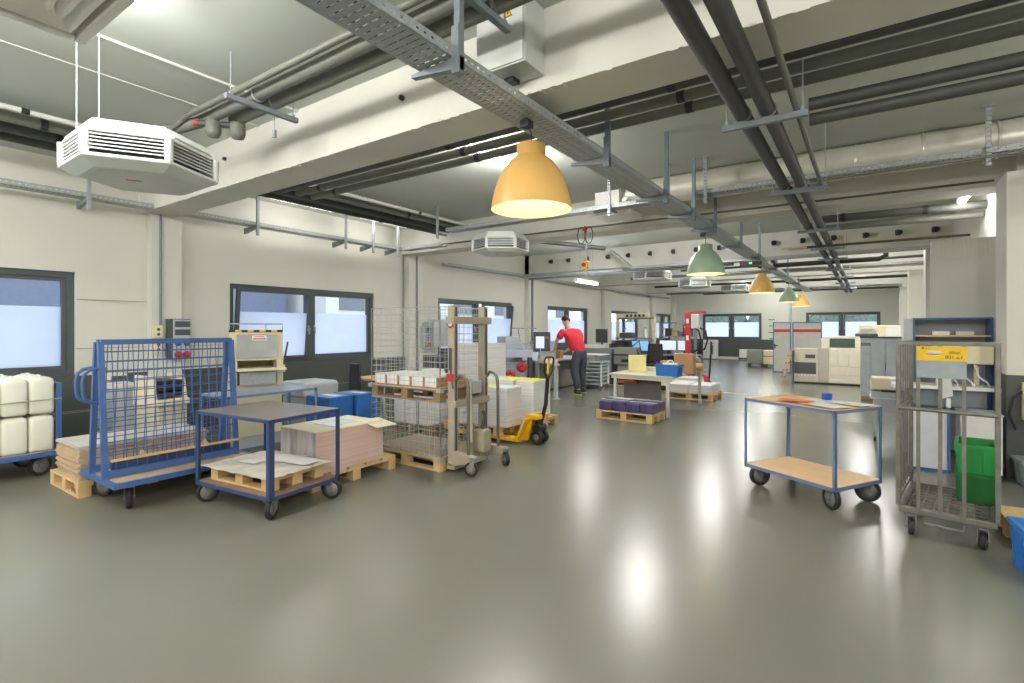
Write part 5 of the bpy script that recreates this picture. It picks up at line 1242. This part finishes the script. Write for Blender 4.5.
# ------------------------------------------------------------------ pendant lamps
inner = mat('lamp inside', C(244, 228, 194), .6)
glow = emit('frosted bulb', (1, .84, .56, 1), 1.5)
def pendant(label, y, m, x=-2.10, dz=0):
    t = thing('pendant_lamp', label, 'pendant lamp', (x, y, 2.40 + dz), 0, None)
    R = .287
    prof = [(R, 0), (R * .985, .045), (R * .94, .11), (R * .85, .19), (R * .72, .27), (R * .55, .335), (R * .40, .37), (R * .36, .38), (R * .36, .46), (R * .30, .468), (.012, .47)]
    MB().lathe(prof, (0, 0, 0), 40).build('lamp_shade', m, t)
    MB().lathe([(R - .001, .0), (R * .95, .045), (R * .90, .11), (R * .81, .19), (R * .68, .265), (R * .5, .325), (R * .3, .36), (.012, .365)], (0, 0, 0), 40).lathe([(R, 0), (R - .001, 0)], (0, 0, 0), 40).build('shade_lining', inner, t)
    MB().lathe([(.001, .16), (.05, .165), (.075, .2), (.08, .24), (.05, .3), (.03, .34), (.001, .345)], (0, 0, 0), 20).build('bulb', glow, t)
    MB().tube([(0, 0, .47), (.0, 0, .55), (-.03, 0, .61), (-.04, 0, .645)], .005, 6).build('cord', blackm, t)
    MB().box(-.075, -.005, -.035, .035, .595, .645).build('cord_holder', blackm, t)
    l = bpy.data.lights.new('pendant_bulb', 'POINT'); l.energy = 4; l.color = (1, .80, .52); l.shadow_soft_size = .06
    o = bpy.data.objects.new('pendant_bulb', l); COL.objects.link(o); o.location = (x, y, 2.40 + dz + .10)
    return t
lampy = mat('amber lamp enamel', C(226, 180, 104), .42, var=.02); lampg = mat('sage lamp enamel', C(150, 174, 150), .42, var=.02)
pendant('amber yellow bell pendant lamp nearest the camera, under the tray', 3.12, lampy, -1.985)
pendant('sage green bell pendant lamp, larger and nearer of the two green', 8.4, lampg)
pendant('amber yellow bell pendant lamp, middle of the three yellow', 13.6, lampy)
pendant('sage green bell pendant lamp, smaller and farther of the two green', 18.75, lampg)
pendant('amber yellow bell pendant lamp farthest down the hall', 22.5, lampy)

# ------------------------------------------------------------------ fluorescent fittings
tubem = emit('lamp diffuser', (1, .96, .88, 1), 5.0)
def fitting(label, x, y0, y1, z, power, rods=False):
    t = thing('ceiling_light', label, 'ceiling light', (x, (y0 + y1) / 2, z), 0, None)
    h = (y1 - y0) / 2
    MB().box(-.05, .05, -h, h, .03, .08).build('housing', whitem, t, bevel=.006)
    MB().prism([(-.045, .03), (-.035, -.005), (-.015, -.02), (.015, -.02), (.035, -.005), (.045, .03)], -h + .01, h - .01, 'Y').build('diffuser', tubem, t)
    for s in (-1, 1): MB().box(-.048, .048, s * h - .012, s * h + .012, -.02, .08).build('end_cap', whitem, t, bevel=.004)
    for s in (-.6, .6): MB().cyl((0, s * h, .08), (0, s * h, CZ - z), .005, 6).build('threaded_rod', zinc, t)
    for q in (-.5, .5):
        l = bpy.data.lights.new('tube', 'POINT'); l.energy = power / 2; l.color = (1, .98, .94); l.shadow_soft_size = .2
        o = bpy.data.objects.new('tube', l); COL.objects.link(o); o.location = (x, (y0 + y1) / 2 + q * h, z - .07)
    return t
E_ = 125
fitting('fluorescent ceiling light at the top edge above the hanging heater', -3.68, -.1, 1.40, 3.58, E_)
fitting('fluorescent ceiling light glowing behind the three lagged pipes', -3.70, 4.45, 5.7, 3.6, E_)
fitting('fluorescent ceiling light between the second and third beams', -3.70, 9.1, 10.4, 3.62, E_ * 1.35)
fitting('fluorescent ceiling light over the computer desks, third bay', -3.70, 14.6, 15.9, 3.62, E_ * 1.35)
fitting('fluorescent ceiling light in the fourth bay beyond the desks', -3.70, 19.8, 21.1, 3.62, E_ * 1.35)
fitting('fluorescent ceiling light in the bay before the far wall', -3.70, 24.8, 26.1, 3.62, E_ * 1.35)
fitting('fluorescent ceiling light at the right, above the partition board', 1.08, 8.75, 9.6, 3.30, 28)
fitting('fluorescent ceiling light over the beige printing line', .3, 14.6, 15.9, 3.62, E_ * 1.35)
fitting('fluorescent ceiling light over the red striped boards', -.2, 19.8, 21.1, 3.62, E_ * 1.35)
fitting('white fluorescent strip hanging low over the cutting machine', -5.95, 11.4, 12.6, 2.72, 50)
for k, (x, y) in enumerate(((1.6, -.6), (2.6, 4.2), (-3.8, -3.6), (-7.2, -2.8), (1.6, -3.6), (3.6, 1.6), (-1.0, -1.6), (-6.2, -.9))):  # fill lights added out of view to brighten the near end
    fl = fitting('added unseen fill light built like a fluorescent ceiling light', x, y - .65, y + .65, 3.6, E_ * 1.15); fl['group'] = 'added fill lights out of view'

for k, y in enumerate((.2, 5.2, 7.0)):
    fitting('fluorescent ceiling light above the left wall pipes, %s along from the upper left' % ORD[k], -7.9, y - .6, y + .6, 3.66, 18)
# ------------------------------------------------------------------ beam three: black spots, trays and conduits
for i, x in enumerate((-7.65, -7.08, -6.48, -5.86, -5.28, -4.68, -4.08, -3.52, -2.97, -1.78, -1.2, -.62, -.05, .5, 1.08)):
    t = thing('spot_light', 'small black spotlight on the third beam, %s one from left wall' % ORD[i], 'spotlight', (x, 13.15, 3.50), 0, 'black spotlights on the third beam')
    MB().box(-.04, .04, -.03, 0, -.05, .06).build('bracket', blackm, t); MB().cyl((0, -.03, .02), (.03, -.15, -.01), .05, 12).build('head', blackm, t)
tray('cable_tray', 'white cable tray running right along the third beam', (-5.0, 12.75, 3.08), (1.2, 12.75, 3.08), .22, .06, zinc, 'x', 1)
tag(MB().bar((-5.6, 12.75, 3.6), (-5.0, 12.75, 3.1), .18, .05).build('tray_riser', zinc), 'zinc tray section sloping up to the ceiling at third beam', 'cable tray')
pipe('ceiling_pipe', 'grey pipe along the third beam left half, over the cutter', [(-8.3, 12.95, 3.02), (-2.6, 12.95, 3.06)], .035, zinc_dark)
tray('cable_tray', 'second zinc cable tray along the third beam towards left wall', (-8.3, 12.6, 3.02), (-5.2, 12.6, 3.03), .2, .06, zinc, 'x')
pipe('ceiling_pipe', 'thick dark pipe crossing to the right wall behind second beam', [(-.62, 9.55, 3.28), (1.34, 9.55, 3.26)], .06, lagging, rings=[.3, 1.3])
pipe('ceiling_pipe', 'grey pipe beneath thick dark pipe behind second beam', [(-.62, 9.75, 3.17), (1.34, 9.75, 3.16)], .05, lagging2)
pipe('ceiling_pipe', 'dark pipe with raised elbows crossing below the third beam', [(-1.9, 13.9, 3.3), (-1.9, 13.9, 3.14), (-1.82, 13.9, 3.07), (.2, 13.9, 3.08), (.32, 13.9, 3.14), (.32, 13.9, 3.3)], .055, blackm)
pipe('ceiling_pipe', 'slim dark pipe crossing under the third beam near the tray end', [(-4.2, 14.2, 3.12), (1.3, 14.2, 3.12)], .03, lagging)
for k, (y, z, x0, x1) in enumerate(((16.4, 3.2, -6.5, 1.2), (17.3, 3.25, -4.0, 1.2), (19.6, 3.15, -6.8, 1.2), (21.0, 3.25, -4.2, 1.2), (23.2, 3.1, -7.5, 1.0), (25.6, 3.2, -6.5, 1.0))):
    pipe('ceiling_pipe', 'cross pipe below ceiling in the far bays, %s one beyond the third beam' % ORD[k], [(x0, y, z), (x1, y, z)], .04, [lagging, lagging2, blackm][k % 3], group='cross pipes in the far bays')
pipe('conduit_pipe', 'slim conduit along the lower edge of the second beam', [(-8.3, 8.07, 3.32), (1.2, 8.07, 3.26)], .014, lagging2)
pipe('hanging_conduit', 'slim conduit crossing the right wall under the tray', [(-.9, 10.6, 3.0), (1.3, 10.6, 3.0)], .02, lagging)
tray('cable_tray', 'zinc cable tray on the left wall beyond second beam', (-8.3, 9.2, 3.05), (-8.3, 26, 3.05), .2, .06, zinc, 'y')
tag(MB().tube([(-5.9, 9.2, 3.42), (-4.9, 10.8, 3.36)], .05, 8).build('ceiling_pipe', lagging), 'short dark pipe slanting towards the third beam over the cutter', 'pipe')
# ceiling conduits
pipe('conduit_pipe', 'white conduit on the ceiling running from the upper left diffuser', [(-4.72, -.5, 3.735), (-4.72, 3.05, 3.735)], .012, whitem)
pipe('conduit_pipe', 'thin white conduit on the ceiling nearer the left wall', [(-5.43, -.5, 3.74), (-5.43, 3.05, 3.74)], .006, whitem)
# vertical conduits at the pilasters
for k, (x, y, lab) in enumerate(((-8.43, 3.26, 'vertical conduit on the first pilaster above socket boxes'), (-8.56, 8.12, 'vertical conduit left of the second pilaster'), (-8.43, 8.42, 'vertical conduit on the second pilaster face'), (-8.42, 13.3, 'dark vertical pipe on the third pilaster'))):
    pipe('conduit_pipe', lab, [(x, y, 1.6 if k == 0 else .0), (x, y, 3.2)], .016 if k < 3 else .035, greymid)
# emergency stop on a pendant box
t = thing('emergency_switch', 'yellow emergency stop box with red button hung on a post', 'switch', (-3.92, 7.82, 2.62), 0)
MB().box(-.012, .012, .06, .085, -.16, .60).build('post', zinc, t); MB().box(-.05, .05, -.0, .06, -.065, .065).build('yellow_box', yellowm, t, bevel=.008)
MB().lathe([(.001, -.04), (.035, -.04), (.035, -.02), (.02, -.02), (.02, 0), (.001, 0)], (0, 0, 0), 16, 'Y').build('red_button', redm, t)
t = thing('cable_coil', 'hanging loops of black cable with red plug above emergency stop', 'cable', (-3.92, 7.75, 3.12), 0)
for k, x in enumerate((0, .13)): MB().tube([(x - .02 + .07 * math.cos(a * PI / 8), .02 * k, -.02 + .14 * math.sin(a * PI / 8)) for a in range(17)], .008, 6).build('cable_loop', blackm, t)
MB().cyl((.03, 0, .05), (.07, 0, .12), .035, 10).build('red_plug', redm, t)
t = thing('hanging_sensor', 'small black box with green light hung under the long tray', 'sensor', (-2.1, 12.2, 2.98), 0)
MB().box(-.22, .22, -.04, .04, -.06, .03).build('housing', blackm, t); MB().box(-.03, .03, -.045, -.04, -.03, .01).build('green_light', emit('green lamp', (.1, .7, .2, 1), 1), t)

pipe('hanging_conduit', 'pale yellow conduit running beside spotlights to right wall', [(-1.6, 12.98, 3.34), (1.3, 12.98, 3.36)], .022, mat('pale yellow pipe', C(206, 196, 140), .5))
# ------------------------------------------------------------------ light, camera, render look
w = bpy.data.worlds.new('overcast sky'); S.world = w; w.use_nodes = True
nt = w.node_tree; bg = nt.nodes['Background']
tc = nt.nodes.new('ShaderNodeTexCoord'); sx = nt.nodes.new('ShaderNodeSeparateXYZ'); rp = nt.nodes.new('ShaderNodeValToRGB')
rp.color_ramp.elements[0].position = .0; rp.color_ramp.elements[0].color = (.86, .92, 1, 1)
rp.color_ramp.elements[1].position = .8; rp.color_ramp.elements[1].color = (.76, .86, 1, 1)
nt.links.new(tc.outputs['Generated'], sx.inputs[0]); nt.links.new(sx.outputs['Z'], rp.inputs['Fac']); nt.links.new(rp.outputs['Color'], bg.inputs['Color'])
bg.inputs['Strength'].default_value = 2.3
cam = bpy.data.cameras.new('camera'); co = bpy.data.objects.new('camera', cam); COL.objects.link(co)
f = 516.0; yaw = math.atan(356 / f)
co.location = (0, 0, 1.55); co.rotation_euler = (PI / 2, 0, yaw)
cam.sensor_width = 36; cam.lens = 36 * f / 1024; cam.shift_y = -13.1 / 1024; cam.clip_start = .05; cam.clip_end = 200
S.camera = co
S.view_settings.view_transform = 'Standard'; S.view_settings.look = 'None'; S.view_settings.gamma = 1; S.view_settings.exposure = 0.28
S.view_settings.use_curve_mapping = False
S.cycles.use_denoising = True
S.cycles.max_bounces = 8; S.cycles.diffuse_bounces = 5; S.cycles.transparent_max_bounces = 12; S.cycles.sample_clamp_indirect = 10
